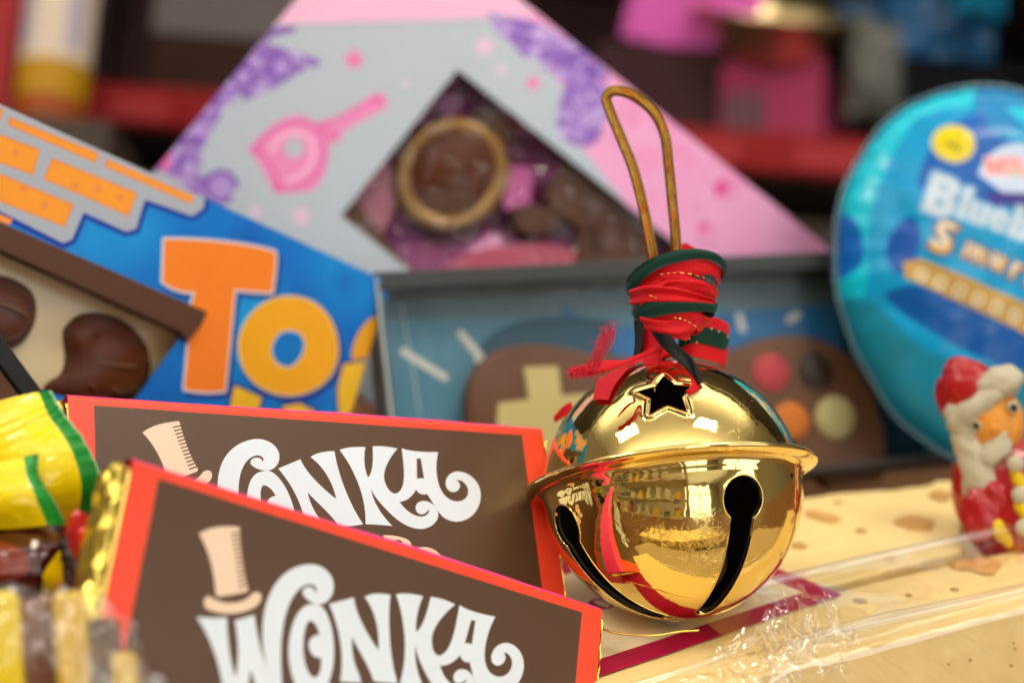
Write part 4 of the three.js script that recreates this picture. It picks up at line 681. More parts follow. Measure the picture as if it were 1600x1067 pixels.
// ------------------------------------------------------------------ silver and pink carton standing on its corner
{
  const f = new Face(700, 250, 0.505, -38.2, 4, 8);
  const [xl, yt] = f.uv(602, -171), [xr] = f.uv(1325, 402), yb = f.uv(180, 320)[1], w = xr - xl, h = yt - yb, cx = (xl + xr) / 2;
  const art = print(f, xl, yb, w, h, 8200, (g, o) => {
    g.fillStyle = 'rgb(182,193,203)'; g.fillRect(0, 0, o.cw, o.ch);
    // pink band along the right edge, pink flap at the top, purple scrolls
    o.fill('M820,-10 L1340,400 L1240,480 L1000,345 L905,225 L890,150 L800,30 L780,-40 Z', 'rgb(232,164,204)');
    o.fill('M560,-220 L400,40 C500,38 700,30 820,30 L900,-20 Z', 'rgb(236,186,216)');
    for (let i = 0; i < 46; i++) { const [x, y] = o.T(rnd(960, 1300), rnd(140, 420)); g.fillStyle = `rgba(226,90,160,${rnd(0.04, 0.16)})`; g.beginPath(); g.arc(x, y, rnd(10, 50), 0, 7); g.fill(); }
    const pu = 'rgb(150,112,196)', pl = 'rgb(176,146,212)', pd = 'rgb(128,90,178)';
    o.fill('M395,60 C430,72 480,86 500,96 C470,108 450,112 440,130 C420,118 412,128 405,142 C390,150 385,132 372,150 C350,160 330,190 312,230 C302,262 310,290 330,300 C320,320 300,310 285,290 C262,270 250,262 236,262 L330,130 Z', pl);
    o.line('M395,60 C380,100 350,140 320,180 C300,220 290,260 306,300', pu, 3); o.line('M490,98 C460,90 430,96 400,130', pd, 3); o.line('M455,45 C420,50 410,58 402,70', pd, 2.4);
    const lace = (poly, n, cols) => { // fine printed curls inside an outline
      const q = poly.map(([x, y]) => o.T(x, y)), p = new Path2D(); q.forEach(([x, y], i) => i ? p.lineTo(x, y) : p.moveTo(x, y)); p.closePath(); g.save(); g.clip(p);
      const xs = q.map((v) => v[0]), ys = q.map((v) => v[1]);
      for (let i = 0; i < n; i++) { const x = rnd(Math.min(...xs), Math.max(...xs)), y = rnd(Math.min(...ys), Math.max(...ys)), r = rnd(8, 26); g.strokeStyle = cols[i % cols.length]; g.lineWidth = rnd(3, 8); g.beginPath(); for (let k = 0; k <= 26; k++) { const a = k * 0.42, m = r * (1 - k / 30); k ? g.lineTo(x + m * Math.cos(a + i), y + m * Math.sin(a + i)) : g.moveTo(x + m * Math.cos(i), y + m * Math.sin(i)); } g.stroke(); }
      g.restore();
    };
    lace([[395, 60], [500, 92], [440, 132], [400, 150], [350, 170], [312, 240], [330, 305], [236, 262], [330, 130]], 240, [pu, pd, 'rgb(196,172,224)']);
    for (const [x, y, r] of [[345, 292, 17], [380, 120, 10], [440, 105, 12]]) { const [a, b] = o.T(x, y); g.strokeStyle = pd; g.lineWidth = 26; g.beginPath(); g.arc(a, b, r * 1.7, 0.4, 5.4); g.stroke(); g.fillStyle = pl; g.fill(); }
    o.fill('M252,232 L268,240 L262,268 L240,258 Z', 'rgb(236,110,182)');
    o.fill('M762,20 C800,26 850,30 880,60 C925,90 948,130 940,160 C960,190 930,215 905,222 C880,226 868,210 876,190 C862,172 880,150 884,130 C870,100 840,90 812,82 C800,60 770,60 762,20 Z', pl);
    o.line('M800,60 C850,66 880,90 890,120', pd, 2); o.line('M890,215 C905,228 930,222 935,205', pd, 2.4);
    lace([[762, 16], [880, 50], [950, 110], [955, 200], [905, 226], [868, 205], [884, 130], [812, 84]], 240, [pu, pd, 'rgb(196,172,224)']);
    o.line('M440,40 C560,36 700,34 800,28', 'rgb(180,178,190)', 0.8);
    // pink hand mirror
    const pk = 'rgb(232,142,190)', pkd = 'rgb(226,112,172)';
    o.fill('M386,232 C410,210 430,184 462,180 C480,180 492,190 498,196 L505,186 L530,182 L582,148 C600,140 610,155 604,168 L560,192 L536,206 L530,222 L514,222 C516,250 508,285 486,298 C470,304 450,298 430,304 C420,290 410,260 386,232 Z M458,215 C440,218 438,244 458,246 C480,244 480,216 458,215 Z', pk, null, 'evenodd');
    o.line('M398,230 C420,200 470,170 498,205 C520,240 500,290 440,298', pkd, 1.3); o.line('M506,196 L590,150', pkd, 1); o.line('M424,236 C430,206 474,196 488,222 C496,250 480,276 448,282', 'rgb(240,178,212)', 1.6); o.line('M412,240 C426,262 430,280 440,294', pkd, 1.2); for (const [x, y] of [[400, 236], [434, 292], [500, 200], [520, 212], [590, 156]]) { const [a, b] = o.T(x, y); g.fillStyle = pkd; g.beginPath(); g.arc(a, b, 13, 0, 7); g.fill(); }
    const star = (x, y, r, c) => { let s = ''; for (let i = 0; i < 10; i++) { const a = i * Math.PI / 5, q = i % 2 ? r * 0.45 : r; s += (i ? ' L' : 'M') + (x + q * Math.sin(a)).toFixed(1) + ',' + (y - q * Math.cos(a)).toFixed(1); } o.fill(s + ' Z', c); };
    for (const [x, y, r, c] of [[553, 93, 20, 'rgb(234,120,176)'], [757, 72, 21, 'rgb(226,190,218)'], [833, 130, 16, 'rgb(234,132,182)'], [398, 330, 13, 'rgb(226,190,218)'], [470, 338, 19, 'rgb(230,190,216)'], [783, 108, 11, 'rgb(220,196,214)'], [1128, 294, 20, 'rgb(224,84,158)'], [1100, 355, 14, 'rgb(226,110,170)'], [635, 130, 8, 'rgb(224,196,214)']]) star(x, y, r, c);
    grain(g, o.cw, o.ch, 12000, 0.03, 3);
  });
  const t = thing('chocolate_carton', 'silver and pink carton on its corner with a diamond window of chocolates', 'carton', f.world(cx, yb), f.quat, 'chocolate cartons');
  const toL = (g) => local(g, cx, yb);
  const sh = new THREE.Shape([[xl, yb], [xr, yb], [xr, yt], [xl, yt]].map((p) => new THREE.Vector2(...p)));
  const hole = [[715, 108], [530, 335], [690, 458], [1010, 362]].map((p) => f.uv(...p)), [hx0, hy1] = hole[0], hx1 = f.uv(1055, 400)[0], hy0 = hole[1][1];
  sh.holes.push(new THREE.Path([[hx0, hy1], [hx0, hy0], [hx1, hy0], [hx1, hy1]].map((p) => new THREE.Vector2(...p))));
  part('printed_front', toL(planarUV(extrude(sh, 0.0006).translate(0, 0, -0.0006), xl, yb, w, h)), phy(0xffffff, 0.4, { map: art, metalness: 0.5, clearcoat: 0.05, clearcoatRoughness: 0.3 }), t);
  const D = 0.022, side = std(css(214, 150, 190), 0.5);
  part('carton_side', box(w, 0.0006, D, 0, h - 0.0003, -0.0006 - D / 2), side, t); part('carton_side', box(w, 0.0006, D, 0, 0.0003, -0.0006 - D / 2), side, t);
  part('carton_side', box(0.0006, h - 0.0012, D, w / 2 - 0.0003, h / 2, -0.0006 - D / 2), side, t); part('carton_side', box(0.0006, h - 0.0012, D, -w / 2 + 0.0003, h / 2, -0.0006 - D / 2), side, t);
  const tx0 = hx0 - 0.008, ty0 = hy0 - 0.008, tw = hx1 - hx0 + 0.016, th = hy1 - hy0 + 0.016;
  { // vacuum formed tray: facets of shiny plastic
    const g = new THREE.PlaneGeometry(tw, th, 9, 8).translate(tx0 + tw / 2, ty0 + th / 2, -0.0125), p = g.attributes.position;
    for (let i = 0; i < p.count; i++) { const x = p.getX(i), y = p.getY(i), e = Math.min(x - tx0, tx0 + tw - x, y - ty0, ty0 + th - y); p.setXYZ(i, x + (e > 1e-4 ? rnd(-0.0025, 0.0025) : 0), y + (e > 1e-4 ? rnd(-0.0025, 0.0025) : 0), -0.0125 + (e > 1e-4 ? rnd(-0.0032, 0.0024) : 0)); }
    const q = g.toNonIndexed(); q.computeVertexNormals();
    part('plastic_tray', toL(q), phy(css(112, 30, 86), 0.3, { metalness: 0.4, clearcoat: 0.4, clearcoatRoughness: 0.15 }), t);
    const leaf = (txt, c) => part('pink_insert', toL(extrude(shapeFrom(f.offset(-0.008), txt), 0.0016, 0.0004).translate(0, 0, -0.0098)), phy(c, 0.35, { clearcoat: 0.3 }), t);
    leaf('M680,432 L716,400 L770,384 L850,378 L900,392 L910,432 Z', css(190, 84, 108)); leaf('M600,236 L546,318 L596,372 L628,300 Z', css(176, 108, 124)); leaf('M788,256 L836,262 L828,318 L786,330 Z', css(196, 96, 156));
  }
  const up = f.offset(-0.006), at = (x, y) => up.uv(x, y);
  const [ox, oy] = at(706, 272), [oi, oj] = at(711, 266);
  const mir = part('chocolate_mirror', toL(new THREE.TorusGeometry(0.0148, 0.0028, 20, 64).scale(0.95, 1.06, 1).rotateZ(-0.15).translate(ox, oy, -0.0075)), phy(css(150, 112, 62), 0.25, { metalness: 0.35, clearcoat: 0.2 }), t, 'oval chocolate with a cream rim');
  part('chocolate_centre', toL(new THREE.SphereGeometry(1, 48, 24).scale(0.0132, 0.0148, 0.0042).rotateZ(-0.15).translate(oi, oj, -0.0075)), phy(css(90, 46, 26), 0.25, { specularIntensity: 0.2, clearcoat: 0.1 }), mir);
  for (const [x, y, r] of [[708, 260, 0.002], [716, 284, 0.0018], [700, 286, 0.0018]]) { const [u, v] = at(x, y); part('relief_ring', toL(new THREE.TorusGeometry(r, 0.0004, 8, 24).translate(u, v, -0.0036)), M.milk, mir); }
  for (const txt of ['M852,306 L880,256 L900,236 L960,288 L1020,340 L1030,420 L900,430 L905,360 L860,330 Z', 'M740,175 L770,165 L800,195 L790,240 L770,200 Z', 'M800,330 L826,318 L862,326 L880,352 L842,372 L806,362 Z', 'M905,345 L938,332 L948,400 L920,410 Z']) part('chocolate_piece', toL(extrude(shapeFrom(up, txt), 0.006, 0.0016, 5).translate(0, 0, -0.0118)), M.milk, t);
  part('inner_flap', toL(extrude(shapeFrom(f.offset(-0.002), 'M534,338 L556,312 L600,372 L650,428 L640,440 Z'), 0.0005).translate(0, 0, -0.0026)), M.brownCard, t);
  const pane = toL(new THREE.PlaneGeometry(hx1 - hx0 + 0.004, hy1 - hy0 + 0.004, 70, 60).translate((hx0 + hx1) / 2, (hy0 + hy1) / 2, 0));
  { const p = pane.attributes.position; for (let i = 0; i < p.count; i++) { const x = p.getX(i) - (ox - cx), y = p.getY(i) - (oy - yb), d = Math.hypot(x, y); p.setZ(i, -0.0012 - 0.0022 * Math.exp(-((d / 0.016) ** 4)) + 0.001 * N3(p.getX(i) * 110, p.getY(i) * 110, 1)); } pane.computeVertexNormals(); }
  part('clear_window', pane, M.acetate, t);
}

// ------------------------------------------------------------------ blue tray with a chocolate game pad
{
  const f = new Face(960, 590, 0.464, 3.4, 18, 12);
  const [xl, yt] = f.uv(582, 424), xr = f.uv(1480, 400)[0], yb = f.uv(900, 775)[1], w = xr - xl, h = yt - yb, cx = (xl + xr) / 2, D = 0.013;
  const t = thing('chocolate_carton', 'dark edged blue carton showing a chocolate game pad behind clear plastic', 'carton', f.world(cx, yb), f.quat, 'chocolate cartons');
  const toL = (g) => local(g, cx, yb);
  const rim = std(css(58, 62, 64), 0.4), in_ = phy(css(74, 104, 118), 0.35, { clearcoat: 0.3 });
  part('tray_rim', rbox(w, 0.0052, D, 0.0008, 0, h - 0.0026, -D / 2), rim, t); part('tray_rim', rbox(w, 0.003, D, 0.0008, 0, 0.0015, -D / 2), std(css(62, 54, 48), 0.5), t);
  part('tray_rim', rbox(0.0022, h - 0.0084, D, 0.0005, -w / 2 + 0.0011, h / 2 - 0.0011, -D / 2 - 0.0003), in_, t); part('tray_rim', rbox(0.0022, h - 0.0084, D, 0.0005, w / 2 - 0.0011, h / 2 - 0.0011, -D / 2 - 0.0003), rim, t);
  const b = f.offset(-D + 0.001), bx = xl + 0.0004, bw = w - 0.0008;
  const art = print(b, bx, yb, bw, h, 7000, (g, o) => {
    g.fillStyle = 'rgb(84,136,158)'; g.fillRect(0, 0, o.cw, o.ch);
    o.fill('M560,380 L1500,330 L1500,470 L560,500 Z', 'rgb(98,124,134)'); o.fill('M880,470 C900,500 980,520 1060,500 C1150,480 1300,470 1400,480 L1400,800 L880,800 Z', 'rgb(44,112,166)'); o.fill('M740,560 C760,500 850,480 960,500 L960,800 L720,800 Z', 'rgb(38,84,106)'); o.fill('M1290,400 L1450,390 L1450,800 L1300,800 C1330,700 1330,500 1290,400 Z', 'rgb(14,62,84)');  // dark teal fill at the right paints the shade inside the tray
    for (const s of ['M632,548 L696,588', 'M722,520 L752,556', 'M748,560 L758,572', 'M1158,492 L1163,512', 'M1236,498 L1250,490']) o.line(s, 'rgb(214,214,204)', 2.2);
    for (let i = 0; i < 14; i++) { const y = 470 + i * 13, x = 628 + i * 2.2; o.line(`M${x},${y} L${x + 1},${y + 6}`, 'rgba(220,226,222,0.9)', 0.5); }
    grain(g, o.cw, o.ch, 5000, 0.06, 4);
  });
  part('backing_card', toL(planarUV(box(bw, h - 0.002, 0.0008, cx, yb + h / 2, -D - 0.0004), bx, yb, bw, h)), std(0xffffff, 0.5, { map: art }), t);
  const c = f.offset(-0.005), ex = (txt, d, z, be) => toL(extrude(shapeFrom(c, txt), d, be, 5).translate(0, 0, z));
  const pad = part('chocolate_game_pad', ex('M732,640 C726,590 752,545 800,538 C840,530 880,536 930,552 C1000,556 1100,556 1160,540 C1200,516 1280,512 1330,552 C1378,600 1402,690 1384,748 L1300,760 C1260,720 1180,700 1050,712 C960,716 880,740 840,770 L750,770 C736,730 732,690 732,640 Z', 0.006, -0.0118, 0.0016), phy(css(104, 72, 52), 0.5, { specularIntensity: 0.2 }), t);
  const cream = std(css(196, 180, 118), 0.5);
  part('cream_cross', ex('M818,574 L872,572 L877,618 L930,614 L936,668 L884,672 L890,724 L832,728 L828,678 L774,682 L778,630 L826,624 Z', 0.0016, -0.0062, 0.0003), cream, pad);
  for (const [x, y, r, col, n] of [[1207, 581, 33, [176, 56, 64], 'pink_button'], [1277, 578, 33, [52, 38, 30], 'black_button'], [1239, 657, 32, [196, 110, 34], 'orange_button'], [1308, 652, 37, [180, 168, 114], 'cream_button']]) {
    const [u, v] = c.uv(x, y), R = r * S * 0.467;
    part(n, toL(new THREE.SphereGeometry(R, 32, 16, 0, Math.PI * 2, 0, Math.PI / 2).rotateX(Math.PI / 2).scale(1, 1, 0.35).translate(u, v, -0.0059)), std(css(...col), 0.45), pad);
  }
  part('acetate_edge', toL(new THREE.CylinderGeometry(0.0004, 0.0004, h - 0.004, 8).translate(xl + 0.0006, yb + h / 2, 0.0006)), phy(css(230, 235, 232), 0.2, { transmission: 0.4 }), t);
  const pane = toL(new THREE.PlaneGeometry(w - 0.002, h - 0.002, 80, 40).translate(cx, yb + h / 2, 0));
  { const p = pane.attributes.position; for (let i = 0; i < p.count; i++) p.setZ(i, -0.0008 + 0.0002 * N3(p.getX(i) * 40, p.getY(i) * 40, 2)); pane.computeVertexNormals(); }
  part('clear_window', pane, M.acetate, t);
}

// ------------------------------------------------------------------ egg shaped blue bag of sweets
{
  const f = new Face(1550, 400, 0.481, -3, 0, 10);
  const key = [[90, 282], [120, 278], [150, 258], [180, 248], [205, 258], [225, 276], [245, 310], [270, 345]];
  const rAt = (deg) => { let d = deg % 360; if (d < 0) d += 360; if (d > 270 || d < 90) d = d < 90 ? 180 - d : 540 - d; for (let i = 0; i < key.length - 1; i++) if (d <= key[i + 1][0]) { const t = (d - key[i][0]) / (key[i + 1][0] - key[i][0]), s = t * t * (3 - 2 * t); return (key[i][1] + (key[i + 1][1] - key[i][1]) * (0.5 * t + 0.5 * s)) * S * 0.481; } return 0.05; };
  const X0 = -0.07, Y0 = -0.074, FW = 0.14, FH = 0.135;
  const art = print(f, X0, Y0, FW, FH, 7000, (g, o) => {
    g.fillStyle = 'rgb(0,150,205)'; g.fillRect(0, 0, o.cw, o.ch);
    o.fill('M1290,100 L1700,90 L1700,260 C1600,200 1480,150 1420,200 C1370,270 1350,330 1345,400 C1360,450 1330,520 1300,560 Z', 'rgb(0,190,216)');
    o.fill('M1540,130 C1600,120 1660,140 1700,150 L1700,200 C1640,210 1590,200 1550,230 C1500,230 1500,150 1540,130 Z', 'rgb(0,128,190)'); o.fill('M1420,300 C1440,230 1480,190 1530,190 C1520,230 1560,240 1600,250 L1600,330 L1440,360 Z', 'rgb(0,92,180)'); o.fill('M1560,180 L1700,170 L1700,240 C1650,220 1600,230 1560,180 Z', 'rgb(10,196,222)');
    o.fill('M1300,340 C1330,320 1350,380 1340,420 C1320,440 1305,440 1300,430 Z', 'rgb(0,98,186)'); o.fill('M1375,390 C1400,340 1420,340 1425,390 L1410,440 C1390,450 1370,430 1375,390 Z', 'rgb(0,80,168)'); o.fill('M1370,470 C1420,440 1480,470 1600,540 L1700,600 L1700,640 C1600,600 1450,560 1370,470 Z', 'rgb(0,82,160)'); o.fill('M1300,480 C1350,440 1380,520 1440,560 C1500,580 1600,590 1700,600 L1700,760 L1400,760 Z', 'rgb(16,130,160)');
    // badge and lettering
    const [bx, by] = o.T(1476, 240), k = o.k * S * 0.481; g.fillStyle = 'rgb(214,196,120)'; g.beginPath(); g.arc(bx, by, 33 * k, 0, 7); g.fill(); g.fillStyle = 'rgb(226,206,0)'; g.beginPath(); g.arc(bx, by, 27 * k, 0, 7); g.fill();
    const word = (txt, x, y, size, ang, fill, edge, ew, font = 'bold') => { const [a, b] = o.T(x, y); g.save(); g.translate(a, b); g.rotate(ang); g.font = `${font} ${size * k}px sans-serif`; g.lineJoin = 'round'; if (ew) { g.strokeStyle = edge; g.lineWidth = ew * k; g.strokeText(txt, 0, 0); } g.fillStyle = fill; g.fillText(txt, 0, 0); g.restore(); };
    word('80g', 1462, 244, 15, 0.3, 'rgb(110,100,0)', '', 0);
    o.fill('M1510,290 C1530,240 1570,236 1600,246 C1640,240 1680,250 1690,300 L1640,330 L1560,330 Z', 'rgb(196,214,236)'); word('MILK', 1522, 290, 36, -0.06, 'rgb(232,120,104)', 'rgb(236,196,206)', 8); word('~', 1556, 300, 40, 0, 'rgb(150,196,150)', '', 0);
    o.fill('M1520,318 L1610,320 L1600,346 L1530,336 Z', 'rgb(58,52,140)');
    const we = 'rgb(150,196,224)', wf = 'rgb(206,218,230)', ge = 'rgb(94,104,140)';
    word('B', 1420, 340, 84, 0.3, wf, we, 12); word('l', 1474, 352, 62, 0.3, wf, we, 10); word('u', 1490, 358, 54, 0.32, wf, we, 10); word('e', 1521, 369, 54, 0.34, wf, we, 10); word('b', 1551, 380, 60, 0.36, wf, we, 10); word('e', 1583, 393, 54, 0.38, wf, we, 10); word('l', 1612, 404, 60, 0.38, wf, we, 10);
    word('S', 1432, 402, 70, 0.36, 'rgb(226,176,70)', ge, 13); word('m', 1482, 414, 44, 0.4, 'rgb(226,176,70)', ge, 11); word('u', 1522, 430, 44, 0.42, 'rgb(226,176,70)', ge, 11); word('r', 1552, 446, 46, 0.42, 'rgb(226,176,70)', ge, 11); word('f', 1576, 458, 48, 0.42, 'rgb(226,176,70)', ge, 11);
    for (const [c, x, y, z] of [['S', 1434, 392, 58], ['m', 1484, 407, 34], ['u', 1524, 423, 34], ['r', 1554, 439, 36], ['f', 1578, 450, 38]]) word(c, x, y, z, 0.41, 'rgba(224,218,210,0.85)', '', 0);
    o.fill('M1398,422 L1424,418 L1700,540 L1700,590 L1400,446 Z', 'rgb(190,150,70)'); for (let i = 0; i < 8; i++) word('o', 1410 + i * 28, 446 + i * 13, 40, 0.42, 'rgb(222,206,166)', 'rgb(160,124,60)', 5);
  });
  const t = thing('sweet_bag', 'shiny egg shaped blue bag of sweets with a yellow badge', 'sweet bag', f.world(0, -0.0645), f.quat);
  const shape = (k, depth, sgn) => {
    const na = 120, nr = 34, pos = [], uv = [], idx = [];
    for (let i = 0; i <= na; i++) for (let j = 0; j <= nr; j++) { const a = i / na * Math.PI * 2, q = j / nr, r = rAt(a * 180 / Math.PI) * q * k, x = r * Math.cos(a), y = r * Math.sin(a), z = depth * Math.pow(Math.max(0, 1 - q ** 2.6), 0.6) + 0.0009 * N3(x * 120, y * 120, sgn) * Math.min(1, (1 - q) * 4) + 0.0006 * Math.sin(a * 34) * q ** 6; pos.push(x, y, sgn * z); uv.push((x - X0) / FW, (y - Y0) / FH); }
    for (let i = 0; i < na; i++) for (let j = 0; j < nr; j++) { const A = i * (nr + 1) + j, D = A + nr + 1; sgn > 0 ? idx.push(A, A + 1, D, D, A + 1, D + 1) : idx.push(A, D, A + 1, D, D + 1, A + 1); }
    const g = new THREE.BufferGeometry(); g.setAttribute('position', new THREE.Float32BufferAttribute(pos, 3)); g.setAttribute('uv', new THREE.Float32BufferAttribute(uv, 2)); g.setIndex(idx); g.computeVertexNormals(); return g.translate(0, 0.0645, 0);
  };
  const pm = phy(0xffffff, 0.3, { map: art, clearcoat: 0.2, clearcoatRoughness: 0.15 });
  part('printed_front', shape(0.965, 0.013, 1), pm, t); part('bag_back', shape(0.965, 0.003, -1), phy(css(0, 110, 170), 0.25), t);
  const rimPts = [...Array(72)].map((_, i) => { const a = i / 72 * Math.PI * 2, r = rAt(i * 5) * 0.985; return V(r * Math.cos(a), r * Math.sin(a) + 0.0645, 0); });
  part('sealed_rim', new THREE.TubeGeometry(new THREE.CatmullRomCurve3(rimPts, true), 200, 0.0007, 8, true).scale(1, 1, 0.7), phy(css(150, 206, 222), 0.15, { transmission: 0.8, thickness: 0 }), t);
}

// ------------------------------------------------------------------ small foil figure with a red hat and a white beard
{
  const f = new Face(1545, 690, 0.408, 24, -10, 6), px = S * 0.408;
  const t = thing('chocolate_figure', 'small foil wrapped figure in red hat and coat with white beard', 'chocolate figure', f.world(0, -170 * px), f.quat);
  const L = (x, y) => { const [u, v] = f.uv(x, y); return [u, v + 170 * px]; };
  const foilR = phy(css(166, 6, 14), 0.3, { clearcoat: 0.4, specularIntensity: 0.8 }), foilW = phy(css(186, 178, 152), 0.45), skin = phy(css(226, 152, 62), 0.4), ink = std(css(30, 28, 34), 0.5), yel = phy(css(222, 190, 20), 0.35);
  const ball = (x, y, z, rx, ry, rz, rot = 0) => { const [u, v] = L(x, y); return new THREE.SphereGeometry(1, 36, 26).scale(rx * px, ry * px, rz * px).rotateZ(rot).translate(u, v, z * px); };
  const lumpy = (g, a, k) => { const p = g.attributes.position; g.computeVertexNormals(); const n = g.attributes.normal; for (let i = 0; i < p.count; i++) { const h = a * N3(p.getX(i) * k, p.getY(i) * k, p.getZ(i) * k); p.setXYZ(i, p.getX(i) + n.getX(i) * h, p.getY(i) + n.getY(i) * h, p.getZ(i) + n.getZ(i) * h); } g.computeVertexNormals(); return g; };
  part('coat', lumpy(ball(1588, 790, -8, 88, 120, 52, 0.1), 0.0005, 200), foilR, t);
  part('head', ball(1545, 656, 0, 54, 60, 46), skin, t);
  const hat = part('pointed_hat', lumpy(mergeGeometries([ball(1516, 610, 2, 46, 46, 40, 0.2), ball(1506, 588, -2, 28, 34, 28, 0.4), ball(1500, 640, -10, 26, 60, 26, 0.1)]), 0.0006, 300), foilR, t);
  part('hat_brim', lumpy(mergeGeometries([ball(1528, 632, 30, 58, 20, 24, 0.25), ball(1504, 668, 18, 20, 46, 22, 0.1), ball(1560, 598, 26, 40, 26, 26, -0.1)]), 0.0008, 320), foilW, hat);
  part('beard', lumpy(mergeGeometries([ball(1528, 735, 26, 27, 60, 22, -0.1), ball(1550, 706, 34, 34, 20, 18, 0.3), ball(1510, 696, 20, 20, 38, 20, 0), ball(1522, 780, 14, 16, 44, 16, -0.1)]), 0.0005, 300), foilW, t);
  part('nose', ball(1550, 668, 46, 7, 7, 6), skin, t);
  for (const [x, y] of [[1522, 664], [1580, 636]]) { const e = part('eye', ball(x, y, 42, 9, 10, 6), foilW, t); part('pupil', ball(x + 1, y, 47, 5, 6, 4), ink, e); }
  part('moustache', ball(1556, 688, 42, 22, 6, 6, 0.35), foilW, t);
  for (const [x, y] of [[1583, 722], [1590, 770], [1596, 820]]) part('white_button', ball(x, y, 50, 13, 13, 8), foilW, t);
  part('yellow_belt', lumpy(mergeGeometries([ball(1588, 748, 40, 10, 30, 10), ball(1598, 800, 42, 10, 36, 10), ball(1560, 826, 40, 12, 28, 10, 0.2)]), 0.0005, 400), yel, t);
  part('arm', lumpy(mergeGeometries([ball(1530, 800, 36, 30, 46, 18, -0.5), ball(1552, 770, 38, 20, 24, 14)]), 0.0008, 400), foilR, t);
}

// ------------------------------------------------------------------ wrapped sweets at the left
{
  const wrinkle = (a, k) => (u, v) => a * (N3(u * 3 * k, v * 3 * k, 1) + 0.5 * N3(u * 9 * k, v * 5 * k, 4)) + a * 0.5 * Math.pow(Math.max(0, u - 0.55) / 0.45, 2) * Math.sin(v * 62 + 3 * N3(u * 5, v * 5, 2)) * 0.6;
  const plastic = (o) => phy(0xffffff, 0.24, { clearcoat: 0.75, clearcoatRoughness: 0.1, bumpMap: reliefSoft, bumpScale: 0.00025, ...o });
  // print runs along u: yellow, then green, then a pale crimped margin
  const [yg, yg2] = [0.8, 0.68].map((gs) => canvas(1024, 256, (g, w, h) => { g.fillStyle = 'rgb(250,222,0)'; g.fillRect(0, 0, w, h); g.fillStyle = 'rgb(248,206,0)'; for (let i = 0; i < 60; i++) { g.globalAlpha = 0.08; g.fillRect(rnd(0, w), rnd(0, h), rnd(60, 300), rnd(4, 30)); } g.globalAlpha = 1; g.fillStyle = 'rgb(18,150,44)'; g.fillRect(w * gs, 0, w * (0.988 - gs), h); g.fillStyle = 'rgb(170,214,160)'; g.fillRect(w * 0.988, 0, w * 0.012, h); }));
  const t = thing('wrapped_sweet', 'yellow wrapper with a green striped end, topmost at the left edge', 'wrapped sweet', P(40, 830, 0.318), null, 'wrapped sweets');
  const topRow = [[-90, 650, 0.318], [-30, 634, 0.316], [20, 620, 0.314], [55, 613, 0.313], [76, 612, 0.313]];
  const rows = [topRow, [[-90, 690, 0.313], [-30, 675, 0.31], [30, 660, 0.309], [70, 650, 0.31], [97, 646, 0.311]], [[-90, 740, 0.31], [-20, 735, 0.307], [50, 715, 0.306], [100, 695, 0.308], [131, 690, 0.31]], [[-90, 790, 0.31], [-20, 790, 0.307], [60, 775, 0.306], [118, 755, 0.308], [155, 745, 0.31]], [[-90, 850, 0.314], [-20, 850, 0.312], [60, 835, 0.311], [115, 820, 0.312], [148, 800, 0.313]]];
  const yw = (u, v) => wrinkle(0.00025, 0.7)(u, v) + 0.00016 * Math.sin(u * 210) * Math.max(0, Math.min(1, (u - 0.78) * 14)) + 0.0001 * Math.sin(v * 60 + 4 * N3(u * 6, v * 6, 3)) * Math.max(0, u - 0.5) + 0.0002 * Math.sin((v + u * 0.2) * 90) * Math.exp(-(((v - 0.22) / 0.12) ** 2));
  partW('wrapper', sheet(rows, 120, 100, yw, (u) => 0.0006 + 0.007 * Math.pow(Math.max(0, Math.sin(Math.min(1, (1 - u) * 1.6) * Math.PI * 0.5)), 2) * (u < 0.97 ? 1 : 0)), plastic({ map: yg }), t);
  const t2 = thing('wrapped_sweet', 'smaller yellow wrapper with a green stripe, lying in front of the larger', 'wrapped sweet', P(20, 850, 0.302), null, 'wrapped sweets');
  partW('wrapper', sheet([[[-90, 745, 0.303], [-40, 730, 0.302], [10, 720, 0.302], [44, 712, 0.303], [57, 710, 0.3035]], [[-90, 765, 0.299], [-40, 757, 0.298], [10, 748, 0.298], [50, 742, 0.3], [61, 746, 0.302]], [[-90, 795, 0.298], [-40, 790, 0.297], [20, 782, 0.297], [66, 776, 0.299], [82, 780, 0.301]], [[-90, 832, 0.3], [-40, 830, 0.299], [30, 826, 0.299], [86, 820, 0.3], [102, 818, 0.302]]], 90, 70, yw, (u) => 0.0005 + 0.004 * Math.max(0, 1 - u * 1.2)), plastic({ map: yg2 }), t2);
  // dark red wrapper with a yellow patch
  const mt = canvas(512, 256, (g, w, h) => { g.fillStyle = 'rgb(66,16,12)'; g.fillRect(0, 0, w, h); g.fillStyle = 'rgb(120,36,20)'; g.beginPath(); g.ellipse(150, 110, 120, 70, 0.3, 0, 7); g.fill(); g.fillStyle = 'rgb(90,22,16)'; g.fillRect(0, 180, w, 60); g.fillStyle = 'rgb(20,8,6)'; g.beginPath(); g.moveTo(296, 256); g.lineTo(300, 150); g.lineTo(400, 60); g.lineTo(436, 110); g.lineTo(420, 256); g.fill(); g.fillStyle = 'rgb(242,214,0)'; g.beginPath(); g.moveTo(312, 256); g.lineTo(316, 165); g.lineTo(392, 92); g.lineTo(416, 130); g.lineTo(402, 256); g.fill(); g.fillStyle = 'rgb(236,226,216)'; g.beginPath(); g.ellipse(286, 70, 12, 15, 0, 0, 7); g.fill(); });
  const t3 = thing('wrapped_sweet', 'dark red wrapped sweet with a yellow patch under the yellow wrappers', 'wrapped sweet', P(30, 960, 0.298), null, 'wrapped sweets');
